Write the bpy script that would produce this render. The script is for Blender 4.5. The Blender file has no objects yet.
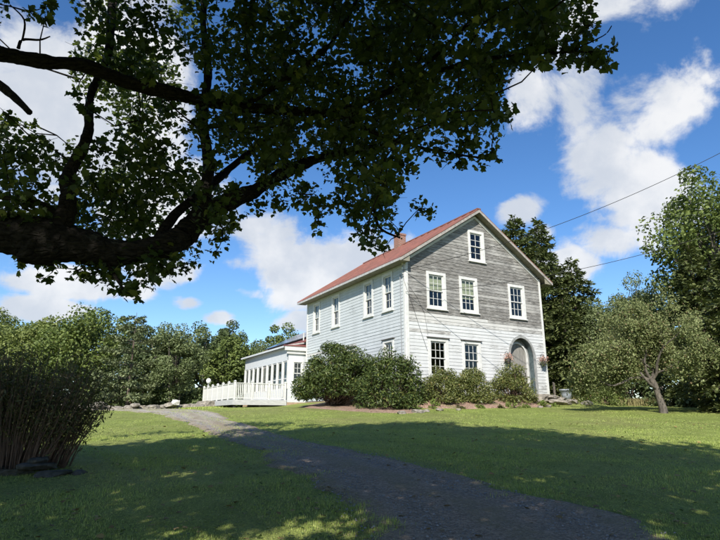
import bpy, bmesh, math, random
import numpy as np
from mathutils import Vector, Matrix, noise

# ---------------------------------------------------------------- camera, sky, sun, exposure
R = math.radians
scene = bpy.context.scene
col = scene.collection
EYE = 1.6
cam_data = bpy.data.cameras.new("camera")
cam_data.sensor_width = 36.0
cam_data.lens = 36.0 * 541.0 / 720.0
cam_data.clip_end = 2000.0
cam_data.clip_start = 0.05
cam = bpy.data.objects.new("camera", cam_data)
cam.location = (0, 0, EYE)
cam.rotation_euler = (R(90 + 15.3), 0, 0)
col.objects.link(cam)
scene.camera = cam

SUN_AZ, SUN_EL = 190.0, 38.5
SUN = Vector((math.sin(R(SUN_AZ)) * math.cos(R(SUN_EL)), math.cos(R(SUN_AZ)) * math.cos(R(SUN_EL)), math.sin(R(SUN_EL))))
sun_data = bpy.data.lights.new("sun", 'SUN')
sun_data.energy = 4.8
sun_data.angle = R(0.53)
sun_data.color = (1.0, 0.95, 0.86)
sun = bpy.data.objects.new("sun", sun_data)
sun.rotation_euler = SUN.to_track_quat('Z', 'Y').to_euler()
col.objects.link(sun)

scene.view_settings.view_transform = 'Standard'
scene.view_settings.look = 'None'
scene.view_settings.gamma = 1.0
scene.view_settings.exposure = 0.7
scene.view_settings.use_curve_mapping = False
scene.cycles.max_bounces = 6
scene.cycles.transparent_max_bounces = 8
scene.cycles.use_denoising = True


class NT:
    """tiny node helper: n('Type', inputs..., props...) returns the node; links by passing sockets"""
    def __init__(self, tree):
        self.t = tree
        tree.nodes.clear()

    def n(self, typ, ins=None, **props):
        nd = self.t.nodes.new(typ)
        for k, v in props.items():
            setattr(nd, k, v)
        for k, v in (ins or {}).items():
            s = nd.inputs[k]
            if hasattr(v, 'is_output') or isinstance(v, bpy.types.NodeSocket):
                self.t.links.new(v, s)
            else:
                s.default_value = v
        return nd

    def math(self, op, a, b=0.0, c=None, clamp=False):
        ins = {0: a, 1: b}
        if c is not None:
            ins[2] = c
        return self.n('ShaderNodeMath', ins, operation=op, use_clamp=clamp).outputs[0]

    def vmath(self, op, a, b=None):
        ins = {0: a}
        if b is not None:
            ins[1] = b
        nd = self.n('ShaderNodeVectorMath', ins, operation=op)
        return nd.outputs['Value'] if op in ('DOT_PRODUCT', 'LENGTH', 'DISTANCE') else nd.outputs[0]

    def noise(self, vec, scale, detail=4, rough=.55, dist=0.0):
        return self.n('ShaderNodeTexNoise', {'Vector': vec, 'Scale': scale, 'Detail': detail, 'Roughness': rough, 'Distortion': dist}).outputs['Fac']

    def ramp(self, fac, a, b, c0=0.0, c1=1.0):
        return self.n('ShaderNodeMapRange', {'Value': fac, 'From Min': a, 'From Max': b, 'To Min': c0, 'To Max': c1},
                      interpolation_type='SMOOTHSTEP').outputs[0]

    def mix(self, fac, a, b):
        nd = self.t.nodes.new('ShaderNodeMix')
        nd.data_type = 'RGBA'
        for sock, v in ((nd.inputs[0], fac), (nd.inputs[6], a), (nd.inputs[7], b)):
            if isinstance(v, bpy.types.NodeSocket):
                self.t.links.new(v, sock)
            else:
                sock.default_value = (tuple(v) + (1.0,)) if isinstance(v, (tuple, list)) and len(v) == 3 else v
        return nd.outputs[2]

    def scaled(self, vec, s):
        return self.n('ShaderNodeMapping', {'Vector': vec, 'Scale': s}).outputs[0]


def build_world():
    w = bpy.data.worlds.new("World")
    scene.world = w
    w.use_nodes = True
    g = NT(w.node_tree)
    sky = g.n('ShaderNodeTexSky', sky_type='NISHITA', sun_disc=False, sun_elevation=R(SUN_EL), sun_rotation=R(SUN_AZ),
              altitude=400.0, air_density=1.0, dust_density=0.4, ozone_density=2.5)
    d = g.n('ShaderNodeTexCoord').outputs['Generated']
    sep = g.n('ShaderNodeSeparateXYZ', {0: d})
    # clouds lie on a high flat layer: project the direction on it
    zz = g.math('ADD', g.math('MAXIMUM', sep.outputs[2], 0.0), 0.12)
    plane = g.n('ShaderNodeCombineXYZ', {0: g.math('DIVIDE', sep.outputs[0], zz), 1: g.math('DIVIDE', sep.outputs[1], zz), 2: 0.3}).outputs[0]
    n1 = g.noise(plane, 1.7, 9, .58, .25)
    n2 = g.noise(d, 9.0, 8, .6, .3)
    fluff = g.math('ADD', g.math('MULTIPLY', n1, .75), g.math('MULTIPLY', n2, 1.05))
    fluff = g.math('SUBTRACT', fluff, .40)
    total = None
    for az, el, ra, re, wgt in CLOUDS:
        a, e = R(az), R(el)
        c = Vector((math.sin(a) * math.cos(e), math.cos(a) * math.cos(e), math.sin(e)))
        rt = Vector((math.cos(a), -math.sin(a), 0))
        up = rt.cross(c)
        dv = g.vmath('SUBTRACT', d, tuple(c))
        x = g.vmath('DOT_PRODUCT', dv, tuple(rt / R(ra)))
        y = g.vmath('DOT_PRODUCT', dv, tuple(up / R(re)))
        r2 = g.math('ADD', g.math('MULTIPLY', x, x), g.math('MULTIPLY', y, y))
        m = g.math('MULTIPLY', g.ramp(g.math('SQRT', r2), 0.0, 1.5, 1.0, 0.0), wgt)
        total = m if total is None else g.math('MAXIMUM', total, m)
    # elsewhere scattered fair-weather cloud from the same noise
    gen = g.math('MULTIPLY', g.ramp(g.noise(plane, .55, 3), .48, .72), .30)
    behind = g.ramp(sep.outputs[1], .25, -.2)
    total = g.math('MAXIMUM', total, g.math('MULTIPLY', gen, behind))
    dens = g.ramp(g.math('ADD', g.math('MULTIPLY', total, .64), fluff), .72, .96)
    dens = g.math('MULTIPLY', dens, .93)
    shade = g.ramp(g.noise(g.vmath('ADD', d, (0.0, 0.0, 0.02)), 7.0, 6, .55), .36, .64)
    bright = g.mix(shade, (0.72, 0.77, 0.85), (1.05, 1.05, 1.05))
    cloud = g.n('ShaderNodeVectorMath', {0: bright, 3: 1.0 / 0.11 * 0.57}, operation='SCALE').outputs[0]
    skyc = g.mix(1.0, sky.outputs[0], sky.outputs[0])
    skyc = g.n('ShaderNodeHueSaturation', {'Hue': .505, 'Saturation': 1.24, 'Value': SKY_GAIN, 'Color': sky.outputs[0]}).outputs[0]
    out = g.mix(dens, skyc, cloud)
    bg = g.n('ShaderNodeBackground', {'Color': out, 'Strength': 0.11})
    g.n('ShaderNodeOutputWorld', {'Surface': bg.outputs[0]})


SKY_GAIN = 1.0
# azimuth, elevation, half width, half height (degrees), weight
CLOUDS = [
    (-4.0, 15.6, 12.5, 5.2, 1.12), (-9, 18.5, 7, 3.4, .9), (1.0, 14.0, 6, 3.0, .95), (-12, 15.5, 5, 2.5, .8),
    (26.5, 24.5, 4.5, 6.0, .72), (29.5, 20.0, 6.0, 6.0, .86), (33, 28, 6, 5, .80), (30, 38, 9, 3.5, .74), (20.0, 31.5, 4, 4, .58), (24.5, 31, 3.0, 5, .60),
    (17.3, 20.6, 3.0, 2.0, .95), (22, 14.6, 4.6, 3.0, 1.05), (25.5, 16.5, 4, 2.6, .9), (19.5, 18.2, 1.6, 1.5, .8),
    (-29, 12.2, 7.0, 2.0, 1.05), (-31, 9.6, 5, 1.6, 1.1), (-20, 14.4, 6.5, 2.0, .9), (-23.2, 12.0, 2.6, 1.4, .85),
    (-31, 27, 10, 12, 1.05), (-26, 34, 7, 8, .95), (-22, 20, 10, 6, .92),
    (-14.6, 10.0, 2.2, 1.2, 1.05), (-12, 12.6, 2.6, 1.1, .9), (-6.0, 9.8, 3.0, 1.4, 1.0), (-17.5, 11.2, 2.2, .9, .8),
]
build_world()

# ---------------------------------------------------------------- helpers
def tag(o, label=None, cat=None, group=None, kind=None):
    if label: o['label'] = label
    if cat: o['category'] = cat
    if group: o['group'] = group
    if kind: o['kind'] = kind
    return o


def empty(name, loc=(0, 0, 0), rz=0.0):
    o = bpy.data.objects.new(name, None)
    o.empty_display_size = .3
    o.location = loc
    o.rotation_euler = (0, 0, rz)
    col.objects.link(o)
    return o


def link(name, me, mat=None, parent=None, loc=(0, 0, 0)):
    if mat is not None and len(me.materials) == 0:
        me.materials.append(mat)
    o = bpy.data.objects.new(name, me)
    o.location = loc
    if parent is not None:
        o.parent = parent
    col.objects.link(o)
    return o


class MB:
    """collects shapes; build() links them as one mesh object"""
    def __init__(self):
        self.v, self.f = [], []

    def box(self, a, b):
        x0, y0, z0 = (min(p, q) for p, q in zip(a, b))
        x1, y1, z1 = (max(p, q) for p, q in zip(a, b))
        return self.hexa([(x0, y0, z0), (x1, y0, z0), (x1, y1, z0), (x0, y1, z0), (x0, y0, z1), (x1, y0, z1), (x1, y1, z1), (x0, y1, z1)])

    def hexa(self, p):
        k = len(self.v)
        self.v += [tuple(q) for q in p]
        self.f += [tuple(k + i for i in q) for q in ((0, 3, 2, 1), (4, 5, 6, 7), (0, 1, 5, 4), (1, 2, 6, 5), (2, 3, 7, 6), (3, 0, 4, 7))]
        return self

    def quad(self, *p):
        k = len(self.v)
        self.v += [tuple(q) for q in p]
        self.f.append(tuple(range(k, k + len(p))))
        return self

    def tube(self, pts, rad, n=8, cap=True):
        k = len(self.v)
        pts = [Vector(p) for p in pts]
        ref = Vector((.31, .17, .93))
        for i, p in enumerate(pts):
            t = (pts[min(i + 1, len(pts) - 1)] - pts[max(i - 1, 0)]).normalized()
            rr = ref if abs(t.dot(ref)) < .9 else Vector((1, 0, 0))
            a = t.cross(rr).normalized()
            b = t.cross(a)
            for j in range(n):
                an = 2 * math.pi * j / n
                self.v.append(tuple(p + (a * math.cos(an) + b * math.sin(an)) * rad[i]))
        for i in range(len(pts) - 1):
            for j in range(n):
                self.f.append((k + i * n + j, k + i * n + (j + 1) % n, k + (i + 1) * n + (j + 1) % n, k + (i + 1) * n + j))
        if cap:
            self.f.append(tuple(k + (len(pts) - 1) * n + j for j in range(n)))
            self.f.append(tuple(k + n - 1 - j for j in range(n)))
        return self

    def lathe(self, prof, n=16, c=(0, 0)):
        k = len(self.v)
        for r, z in prof:
            for j in range(n):
                an = 2 * math.pi * j / n
                self.v.append((c[0] + r * math.cos(an), c[1] + r * math.sin(an), z))
        for i in range(len(prof) - 1):
            for j in range(n):
                self.f.append((k + i * n + j, k + i * n + (j + 1) % n, k + (i + 1) * n + (j + 1) % n, k + (i + 1) * n + j))
        return self

    def mesh(self, name, smooth=False):
        me = bpy.data.meshes.new(name)
        me.from_pydata(self.v, [], self.f)
        bm = bmesh.new()
        bm.from_mesh(me)
        bmesh.ops.recalc_face_normals(bm, faces=bm.faces)
        bm.to_mesh(me)
        bm.free()
        if smooth:
            me.polygons.foreach_set('use_smooth', np.ones(len(me.polygons), dtype=bool))
        return me

    def build(self, name, mat, parent=None, smooth=False):
        return link(name, self.mesh(name, smooth), mat, parent)


def np_mesh(name, verts, k):
    """verts (N*k,3): N faces of k corners each"""
    verts = np.ascontiguousarray(verts, dtype=np.float32).reshape(-1, 3)
    nv = len(verts)
    nf = nv // k
    me = bpy.data.meshes.new(name)
    me.vertices.add(nv)
    me.vertices.foreach_set('co', verts.ravel())
    me.loops.add(nv)
    me.loops.foreach_set('vertex_index', np.arange(nv, dtype=np.int32))
    me.polygons.add(nf)
    me.polygons.foreach_set('loop_start', np.arange(0, nv, k, dtype=np.int32))
    me.update(calc_edges=True)
    me.validate()
    return me


LEAF_QUAD = np.array([(0, 0, 0), (.36, .42, .06), (.02, 1, -.06), (-.38, .55, .05)])
LEAF_OVAL = np.array([(0, 0, 0), (.28, .3, .04), (.25, .68, .04), (0, 1, -.03), (-.25, .68, .04), (-.28, .3, .04)])
LEAF_LONG = np.array([(0, 0, 0), (.15, .35, .03), (.12, .75, .0), (0, 1, -.06), (-.12, .75, .0), (-.15, .35, .03)])
LEAF_TUFT = np.array([(0, 0, 0), (.42, .25, .08), (.2, .6, .0), (.05, 1, -.1), (-.3, .75, .06), (-.4, .2, -.05)])
LEAF_NEEDLE = np.array([(0, 0, 0), (.20, .45, -.02), (0, 1, -.06), (-.20, .50, -.02)])
LEAF_BROAD = np.array([(0, 0, 0), (.44, .08, -.03), (.48, .56, -.04), (0, 1, -.08), (-.48, .56, -.04), (-.44, .08, -.03)])
LEAF_SLIM = np.array([(0, 0, 0), (.16, .5, .03), (0, 1, -.06), (-.16, .5, .03)])
LEAF_MAPLE = np.array([(0, 0, 0), (.26, .06, .0), (.46, .08, -.05), (.40, .30, .02), (.54, .54, -.06), (.32, .56, .02), (.20, .74, .02),
                       (0, 1, -.10), (-.20, .74, .02), (-.32, .56, .02), (-.54, .54, -.06), (-.40, .30, .02), (-.46, .08, -.05), (-.26, .06, .0)])


def leaves(rng, pos, size, shape, out=None, up=.5, droop=.3, rand=.8, axis=None):
    """leaf blades at pos: normals lean to up and outwards, tips lean down; returns (N*k,3)"""
    n = len(pos)
    nrm = rng.normal(size=(n, 3)) * rand
    nrm[:, 2] += up
    if out is not None:
        nrm += out
    nrm /= np.linalg.norm(nrm, axis=1, keepdims=True) + 1e-9
    t = rng.normal(size=(n, 3)) if axis is None else axis + rng.normal(size=(n, 3)) * .35
    t[:, 2] -= droop
    t -= nrm * np.sum(t * nrm, axis=1, keepdims=True)
    t /= np.linalg.norm(t, axis=1, keepdims=True) + 1e-9
    b = np.cross(t, nrm)
    s = size * rng.uniform(.65, 1.25, size=(n, 1, 1))
    L = shape[None, :, :]
    return pos[:, None, :] + s * (L[:, :, 0:1] * b[:, None, :] + L[:, :, 1:2] * t[:, None, :] + L[:, :, 2:3] * nrm[:, None, :])


# ---------------------------------------------------------------- materials (procedural)
def principled(g, color, rough=.7, normal=None, spec=.3, metal=0.0):
    ins = {'Base Color': color if isinstance(color, bpy.types.NodeSocket) else tuple(color) + (1.0,), 'Roughness': rough,
           'Specular IOR Level': spec, 'Metallic': metal}
    if normal is not None:
        ins['Normal'] = normal
    return g.n('ShaderNodeBsdfPrincipled', ins)


def new_mat(name):
    m = bpy.data.materials.new(name)
    m.use_nodes = True
    return m, NT(m.node_tree)


def finish(g, shader):
    g.n('ShaderNodeOutputMaterial', {'Surface': shader.outputs[0]})


def bump(g, h, strength=.3, dist=.02):
    return g.n('ShaderNodeBump', {'Height': h, 'Strength': strength, 'Distance': dist}).outputs[0]


def m_plain(name, a, b=None, scale=6.0, rough=.65, bmp=.15, stretch=(1, 1, 1), spec=.3, metal=0.0):
    m, g = new_mat(name)
    c = g.scaled(g.n('ShaderNodeTexCoord').outputs['Object'], stretch)
    f = g.noise(c, scale, 6, .65)
    colr = g.mix(g.ramp(f, .3, .7), a, b or tuple(x * .75 for x in a))
    finish(g, principled(g, colr, rough, bump(g, g.noise(c, scale * 6, 4), bmp, .01), spec, metal))
    return m


def m_leaf(name, a, b, c3=None, trans=.22, rough=.5, spec=.25, patch=.6, gloss=True):
    m, g = new_mat(name)
    ri = g.n('ShaderNodeNewGeometry').outputs['Random Per Island']
    co = g.n('ShaderNodeTexCoord').outputs['Object']
    f = g.math('ADD', g.math('MULTIPLY', ri, .6), g.math('MULTIPLY', g.noise(co, patch, 3), .5))
    colr = g.mix(g.ramp(f, .25, .85), a, b)
    if c3:
        colr = g.mix(g.ramp(ri, .90, .96), colr, c3)
    p = principled(g, colr, rough, None, spec)
    t = g.n('ShaderNodeBsdfTranslucent', {'Color': g.mix(.35, colr, (.22, .30, .03))})
    finish(g, g.n('ShaderNodeMixShader', {0: trans, 1: p.outputs[0], 2: t.outputs[0]}))
    return m


def m_clapboard(name, paint, wood_a, wood_b, bare, seed):
    """painted board: paint flakes off along the grain and shows grey wood; bare 0..1 says how much is gone"""
    m, g = new_mat(name)
    co = g.n('ShaderNodeTexCoord').outputs['Object']
    rnd = g.n('ShaderNodeObjectInfo').outputs['Random']
    off = g.n('ShaderNodeCombineXYZ', {0: g.math('MULTIPLY', rnd, 37.0), 1: seed, 2: g.math('MULTIPLY', rnd, 11.0)}).outputs[0]
    grain = g.noise(g.scaled(g.vmath('ADD', co, off), (1.3, 1.3, 26)), 2.2, 7, .7)
    fine = g.noise(g.scaled(g.vmath('ADD', co, off), (3.0, 3.0, 70)), 4.0, 4, .6)
    patch = g.noise(co, .75, 4, .6)
    wood = g.mix(g.ramp(g.math('ADD', g.math('MULTIPLY', grain, .7), g.math('MULTIPLY', fine, .3)), .42, .58), wood_a, wood_b)
    wood = g.mix(g.math('MULTIPLY', rnd, .5), wood, (.20, .20, .195))
    pf = g.math('ADD', g.math('MULTIPLY', grain, .62), g.math('MULTIPLY', patch, .38))
    lo = .30 + .42 * bare
    flake = g.ramp(g.math('ADD', pf, g.math('MULTIPLY', g.math('SUBTRACT', rnd, .5), .10)), lo - .05, lo + .05, 0.0, 1.0)
    dirt = g.ramp(g.noise(g.scaled(co, (1, 1, .35)), 1.6, 5, .65), .35, .75)
    pc = g.mix(g.math('MULTIPLY', dirt, .55), paint, tuple(x * .74 for x in paint))
    pc = g.mix(g.math('MULTIPLY', rnd, .30), pc, tuple(x * .80 for x in paint))
    colr = g.mix(flake, wood, pc)
    hgt_ = g.math('ADD', g.math('MULTIPLY', flake, .5), fine)
    finish(g, principled(g, colr, .62, bump(g, hgt_, .35, .006), .25))
    return m


M = {}
M['clap_white'] = m_clapboard('white painted clapboard', (.535, .545, .54), (.17, .165, .155), (.34, .33, .31), .27, 1.0)
M['clap_side'] = m_clapboard('pale blue-white clapboard', (.47, .50, .51), (.18, .19, .19), (.30, .31, .31), .16, 3.0)
M['clap_flaking'] = m_clapboard('flaking white clapboard', (.51, .505, .48), (.135, .13, .12), (.32, .31, .29), .42, 5.0)
M['clap_bare'] = m_clapboard('weathered grey clapboard', (.36, .35, .325), (.055, .051, .046), (.275, .262, .24), .53, 7.0)
M['trim'] = m_plain('white trim paint', (.60, .60, .575), (.50, .50, .475), 5, .5, .1, (1, 1, 1))
M['sheath'] = m_plain('wall sheathing', (.12, .11, .10), rough=.9)
M['outer_wall'] = m_plain('white board wall', (.54, .56, .57), (.44, .46, .47), 3, .7, .3, (1, 1, 12))
M['rake'] = m_plain('weathered rake board', (.36, .335, .30), (.22, .205, .19), 5, .75, .2, (1, 1, 1))
M['soffit'] = m_plain('grey soffit board', (.27, .25, .19), (.19, .175, .135), 4, .75, .2)
M['redroof'] = m_plain('faded red metal roof', (.25, .105, .078), (.17, .078, .06), 1.8, .5, .1, (1, 3, 1), .4)
M['redwall'] = m_plain('dull red roof sheet', (.20, .07, .062), (.13, .05, .045), 2, .55, .1)
M['seam'] = m_plain('grey drip edge', (.45, .44, .42), (.3, .3, .29), 6, .5, .1)
M['muntin'] = m_plain('white sash paint', (.57, .57, .545), (.45, .45, .43), 8, .5, .1)
M['muntin_dull'] = m_plain('dull grey sash paint', (.42, .42, .41), (.3, .3, .3), 8, .6, .1)
M['shade'] = m_plain('yellow-green roller shade', (.46, .46, .30), (.38, .39, .25), 4, .8, .05)
M['curtain'] = m_plain('pale grey curtain', (.40, .43, .46), (.28, .30, .33), 4, .8, .05, (12, 12, 1))
M['cap_dark'] = m_plain('dark cap flashing', (.09, .085, .08), rough=.7)
M['door_wood'] = m_plain('bare grey door plank', (.27, .26, .235), (.15, .145, .13), 4, .8, .3, (9, 9, .8))
M['door_teal'] = m_plain('dark teal arch lining', (.10, .135, .14), (.05, .065, .07), 6, .7, .2)
M['door_grey'] = m_plain('weathered grey door casing', (.34, .345, .335), (.17, .175, .17), 5, .75, .3, (4, 4, 1))
M['foundation'] = m_plain('tan stone foundation', (.40, .30, .20), (.26, .18, .13), 4, .85, .4)
M['stone'] = m_plain('grey-tan fieldstone', (.30, .27, .22), (.11, .10, .085), 5.5, .9, .6)
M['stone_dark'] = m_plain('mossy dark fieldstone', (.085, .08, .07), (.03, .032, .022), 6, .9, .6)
M['deck_wood'] = m_plain('grey deck wood', (.48, .48, .47), (.33, .33, .33), 4, .8, .25, (1, 1, 8))
M['deck_dark'] = m_plain('dark post wood', (.10, .09, .08), rough=.85)
M['rail'] = m_plain('white railing paint', (.62, .62, .59), (.50, .50, .475), 5, .5, .1)
M['globe'] = m_plain('white globe glass', (.85, .84, .80), (.8, .79, .75), 3, .2, .0, spec=.5)
M['pv'] = m_plain('solar cell', (.035, .05, .09), (.05, .065, .11), 3, .12, .0, spec=.6)
M['pv_frame'] = m_plain('aluminium frame', (.08, .08, .085), (.06, .06, .065), 5, .4, .05, metal=.5)
M['wire'] = m_plain('black cable', (.012, .012, .012), rough=.6)
M['cable_grey'] = m_plain('grey conduit', (.30, .31, .32), rough=.5)
M['bark'] = m_plain('dark maple bark', (.030, .026, .022), (.010, .009, .008), 5, .95, 1.0, (1, 1, .35))
def m_bark():
    m, g = new_mat('furrowed maple bark')
    co = g.n('ShaderNodeTexCoord').outputs['Object']
    fur = g.n('ShaderNodeTexVoronoi', {'Vector': g.scaled(co, (5, 16, 16)), 'Scale': 1.0}, feature='DISTANCE_TO_EDGE').outputs['Distance']
    n1 = g.noise(g.scaled(co, (6, 18, 18)), 1.5, 7, .7)
    lich = g.ramp(g.noise(co, 4.5, 5, .65), .60, .70)
    c = g.mix(g.ramp(n1, .35, .65), (.009, .008, .007), (.030, .026, .022))
    c = g.mix(g.math('MULTIPLY', lich, .5), c, (.075, .080, .065))
    h = g.math('ADD', g.math('MULTIPLY', g.math('MINIMUM', fur, .25), 3.0), n1)
    finish(g, principled(g, c, .95, bump(g, h, 1.0, .05), .1))
    return m


M['bark'] = m_bark()
M['bark_grey'] = m_plain('grey tree bark', (.20, .18, .155), (.10, .09, .08), 6, .9, .7, (1, 1, .4))
M['bark_pale'] = m_plain('pale lichen bark', (.14, .122, .10), (.055, .048, .04), 14, .9, .7, (1, 1, .5))
M['bark_brown'] = m_plain('brown conifer bark', (.13, .10, .08), (.07, .055, .045), 6, .9, .7, (1, 1, .4))
M['stem'] = m_plain('grey-brown stem', (.16, .105, .075), (.07, .048, .036), 8, .8, .3)
M['maple_leaf'] = m_leaf('maple leaf', (.020, .036, .009), (.062, .090, .020), (.13, .15, .03), .36)
M['rhodo'] = m_leaf('rhododendron leaf', (.028, .046, .012), (.082, .112, .028), (.14, .15, .04), .12, .50, .25, 1.2)
M['pieris'] = m_leaf('andromeda leaf', (.070, .088, .024), (.17, .185, .055), (.20, .16, .06), .15, .45, .3, 1.2)
M['oak_green'] = m_leaf('mid green leaf', (.066, .096, .024), (.155, .195, .050), None, .22, .6)
M['dark_green'] = m_leaf('dark green leaf', (.048, .072, .028), (.115, .148, .056), None, .20, .6)
M['light_green'] = m_leaf('light green leaf', (.105, .135, .036), (.200, .230, .070), None, .25, .6)
M['pale_green'] = m_leaf('pale grey-green leaf', (.095, .125, .050), (.175, .208, .090), None, .25, .6)
M['pine'] = m_leaf('blue-green needles', (.105, .132, .066), (.210, .240, .120), None, .12, .6)
M['spruce'] = m_leaf('dark spruce needles', (.046, .066, .022), (.130, .152, .054), None, .10, .6)
M['hemlock'] = m_leaf('hemlock needles', (.042, .058, .020), (.120, .138, .046), None, .10, .6)
M['apple_leaf'] = m_leaf('dusty apple leaf', (.115, .138, .050), (.215, .240, .100), (.16, .12, .06), .20, .6)
M['knot_leaf'] = m_leaf('dull shrub leaf', (.045, .048, .018), (.120, .120, .042), (.16, .11, .055), .2, .6)
M['weed'] = m_leaf('bright weed leaf', (.10, .15, .03), (.20, .25, .06), None, .25, .6)
M['straw'] = m_leaf('dry straw blade', (.24, .21, .09), (.38, .33, .16), None, .2, .7)
M['blade'] = m_leaf('grass blade', (.245, .315, .066), (.420, .490, .135), (.50, .45, .22), .22, .55, .25, .35)
M['flower'] = m_leaf('dusty pink flower', (.42, .22, .18), (.55, .34, .26), None, .2, .7)


def m_glass():
    m, g = new_mat('window glass')
    geo = g.n('ShaderNodeNewGeometry')
    cosv = g.math('ABSOLUTE', g.vmath('DOT_PRODUCT', geo.outputs['Incoming'], geo.outputs['Normal']))
    fr = g.math('ADD', g.math('MULTIPLY', g.math('POWER', g.math('SUBTRACT', 1.0, cosv), 5.0), .94), .05)
    gl = g.n('ShaderNodeBsdfGlossy', {'Color': (.9, .93, .95, 1), 'Roughness': .02,
             'Normal': bump(g, g.noise(g.n('ShaderNodeTexCoord').outputs['Object'], 2.5, 2), .05, .02)})
    tr = g.n('ShaderNodeBsdfTransparent', {'Color': (.72, .76, .74, 1)})
    finish(g, g.n('ShaderNodeMixShader', {0: g.math('MINIMUM', g.math('MULTIPLY', fr, 1.3), 1.0), 1: tr.outputs[0], 2: gl.outputs[0]}))
    return m


M['glass'] = m_glass()


def m_brick():
    m, g = new_mat('red chimney brick')
    co = g.n('ShaderNodeTexCoord').outputs['Object']
    s = g.n('ShaderNodeSeparateXYZ', {0: co})
    v = g.n('ShaderNodeCombineXYZ', {0: g.math('ADD', s.outputs[0], s.outputs[1]), 1: s.outputs[2], 2: 0.0}).outputs[0]
    br = g.n('ShaderNodeTexBrick', {'Vector': v, 'Color1': (.27, .10, .062, 1), 'Color2': (.20, .075, .05, 1), 'Mortar': (.25, .22, .19, 1),
             'Scale': 1.0, 'Mortar Size': .012, 'Brick Width': .21, 'Row Height': .075})
    finish(g, principled(g, br.outputs[0], .85, bump(g, br.outputs[1], .5, -.01)))
    return m


M['brick'] = m_brick()


def m_lawn():
    m, g = new_mat('mown lawn')
    co = g.n('ShaderNodeTexCoord').outputs['Object']
    big = g.noise(co, .28, 5, .6)
    mid = g.noise(co, 1.7, 5, .65)
    fine = g.noise(g.scaled(co, (1, .6, 1)), 32, 5, .7)
    c = g.mix(g.ramp(mid, .3, .7), (.255, .310, .068), (.360, .420, .120))
    c = g.mix(g.math('MULTIPLY', g.ramp(big, .42, .70), .65), c, (.33, .30, .13))
    c = g.mix(g.math('MULTIPLY', g.ramp(g.noise(co, .9, 4, .6), .52, .70), .5), c, (.16, .20, .05))
    tuft = g.noise(g.scaled(co, (1, .55, 1)), 7.0, 5, .75)
    c = g.mix(g.math('MULTIPLY', g.ramp(tuft, .40, .68), .55), c, (.16, .20, .042))
    c = g.mix(g.ramp(fine, .25, .75), g.mix(.62, c, (.06, .08, .02)), c)
    finish(g, principled(g, c, .8, bump(g, g.math('ADD', fine, tuft), 1.0, .06), .12))
    return m


def m_gravel():
    m, g = new_mat('grey gravel drive')
    co = g.n('ShaderNodeTexCoord').outputs['Object']
    vor = g.n('ShaderNodeTexVoronoi', {'Vector': co, 'Scale': 42.0, 'Randomness': 1.0})
    big = g.noise(co, .5, 5, .6)
    mid = g.noise(co, 3.5, 6, .7)
    c = g.mix(g.n('ShaderNodeSeparateColor', {0: vor.outputs['Color']}).outputs[0], (.150, .112, .080), (.330, .262, .196))
    c = g.mix(g.math('MULTIPLY', g.ramp(mid, .45, .75), .6), c, (.11, .10, .085))
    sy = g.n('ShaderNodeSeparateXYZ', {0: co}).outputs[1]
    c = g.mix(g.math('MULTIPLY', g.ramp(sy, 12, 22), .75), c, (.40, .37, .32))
    c = g.mix(g.math('MULTIPLY', g.ramp(big, .55, .75), .5), c, (.22, .19, .13))
    ac = g.n('ShaderNodeAttribute', attribute_name='across').outputs['Fac']
    wob = g.math('ADD', ac, g.math('MULTIPLY', g.math('SUBTRACT', g.noise(co, 1.1, 5, .65), .5), .30))
    off = g.math('ABSOLUTE', g.math('SUBTRACT', wob, .5))
    crown_ = g.ramp(off, .03, .13, 1.0, 0.0)
    edge = g.ramp(off, .33, .50)
    worn = g.math('MULTIPLY', g.math('MAXIMUM', g.math('MULTIPLY', crown_, .65), edge), g.ramp(g.noise(co, 5, 5, .7), .30, .62))
    c = g.mix(g.math('MULTIPLY', worn, .85), c, (.185, .155, .080))
    h = g.math('ADD', g.math('MULTIPLY', vor.outputs['Distance'], -1.0), g.math('MULTIPLY', mid, .8))
    finish(g, principled(g, c, .85, bump(g, h, .8, .03), .25))
    return m


def m_mulch():
    m, g = new_mat('reddish bark mulch')
    co = g.n('ShaderNodeTexCoord').outputs['Object']
    vor = g.n('ShaderNodeTexVoronoi', {'Vector': g.scaled(co, (1, 1.6, 1)), 'Scale': 22.0})
    c = g.mix(g.n('ShaderNodeSeparateColor', {0: vor.outputs['Color']}).outputs[0], (.17, .105, .075), (.40, .28, .21))
    c = g.mix(g.math('MULTIPLY', g.ramp(g.noise(co, 1.3, 4), .5, .7), .6), c, (.13, .15, .05))
    finish(g, principled(g, c, .9, bump(g, vor.outputs['Distance'], .8, .04), .15))
    return m


M['lawn'] = m_lawn()
M['gravel'] = m_gravel()
M['mulch'] = m_mulch()

# ---------------------------------------------------------------- terrain
HX, HY, HYAW = 2.059, 23.912, R(29.6)      # near corner of the house and its turn
EX = np.array([math.cos(HYAW), math.sin(HYAW)])
EY = np.array([-math.sin(HYAW), math.cos(HYAW)])
HZ = 2.5                                   # ground level at the house


def ground(x, y):
    x = np.asarray(x, float)
    y = np.asarray(y, float)
    az = np.degrees(np.arctan2(x, np.maximum(y, 6.0)))
    s = np.interp(az, [-40, -22, -13, 0, 40], [.0765, .0775, .082, .087, .086])
    t = np.maximum(y - 22, 0)
    yy = np.where(y < 22, y, 22 + (1 - np.exp(-t / 7.0)) * 4.2 + np.minimum(t, 60) * .13)
    yy = np.where(y < 0, y * .5, yy)
    z = s * yy
    u = (x - HX) * EX[0] + (y - HY) * EX[1]
    v = (x - HX) * EY[0] + (y - HY) * EY[1]
    d = np.hypot(np.maximum(np.maximum(.6 - u, 0), u - 9.4), np.maximum(np.maximum(-.2 - v, 0), v - 19.5))
    q = np.clip(d / 2.6, 0, 1)
    w = 1 - q * q * (3 - 2 * q)
    return z + np.maximum(HZ - z, 0) * w


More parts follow.
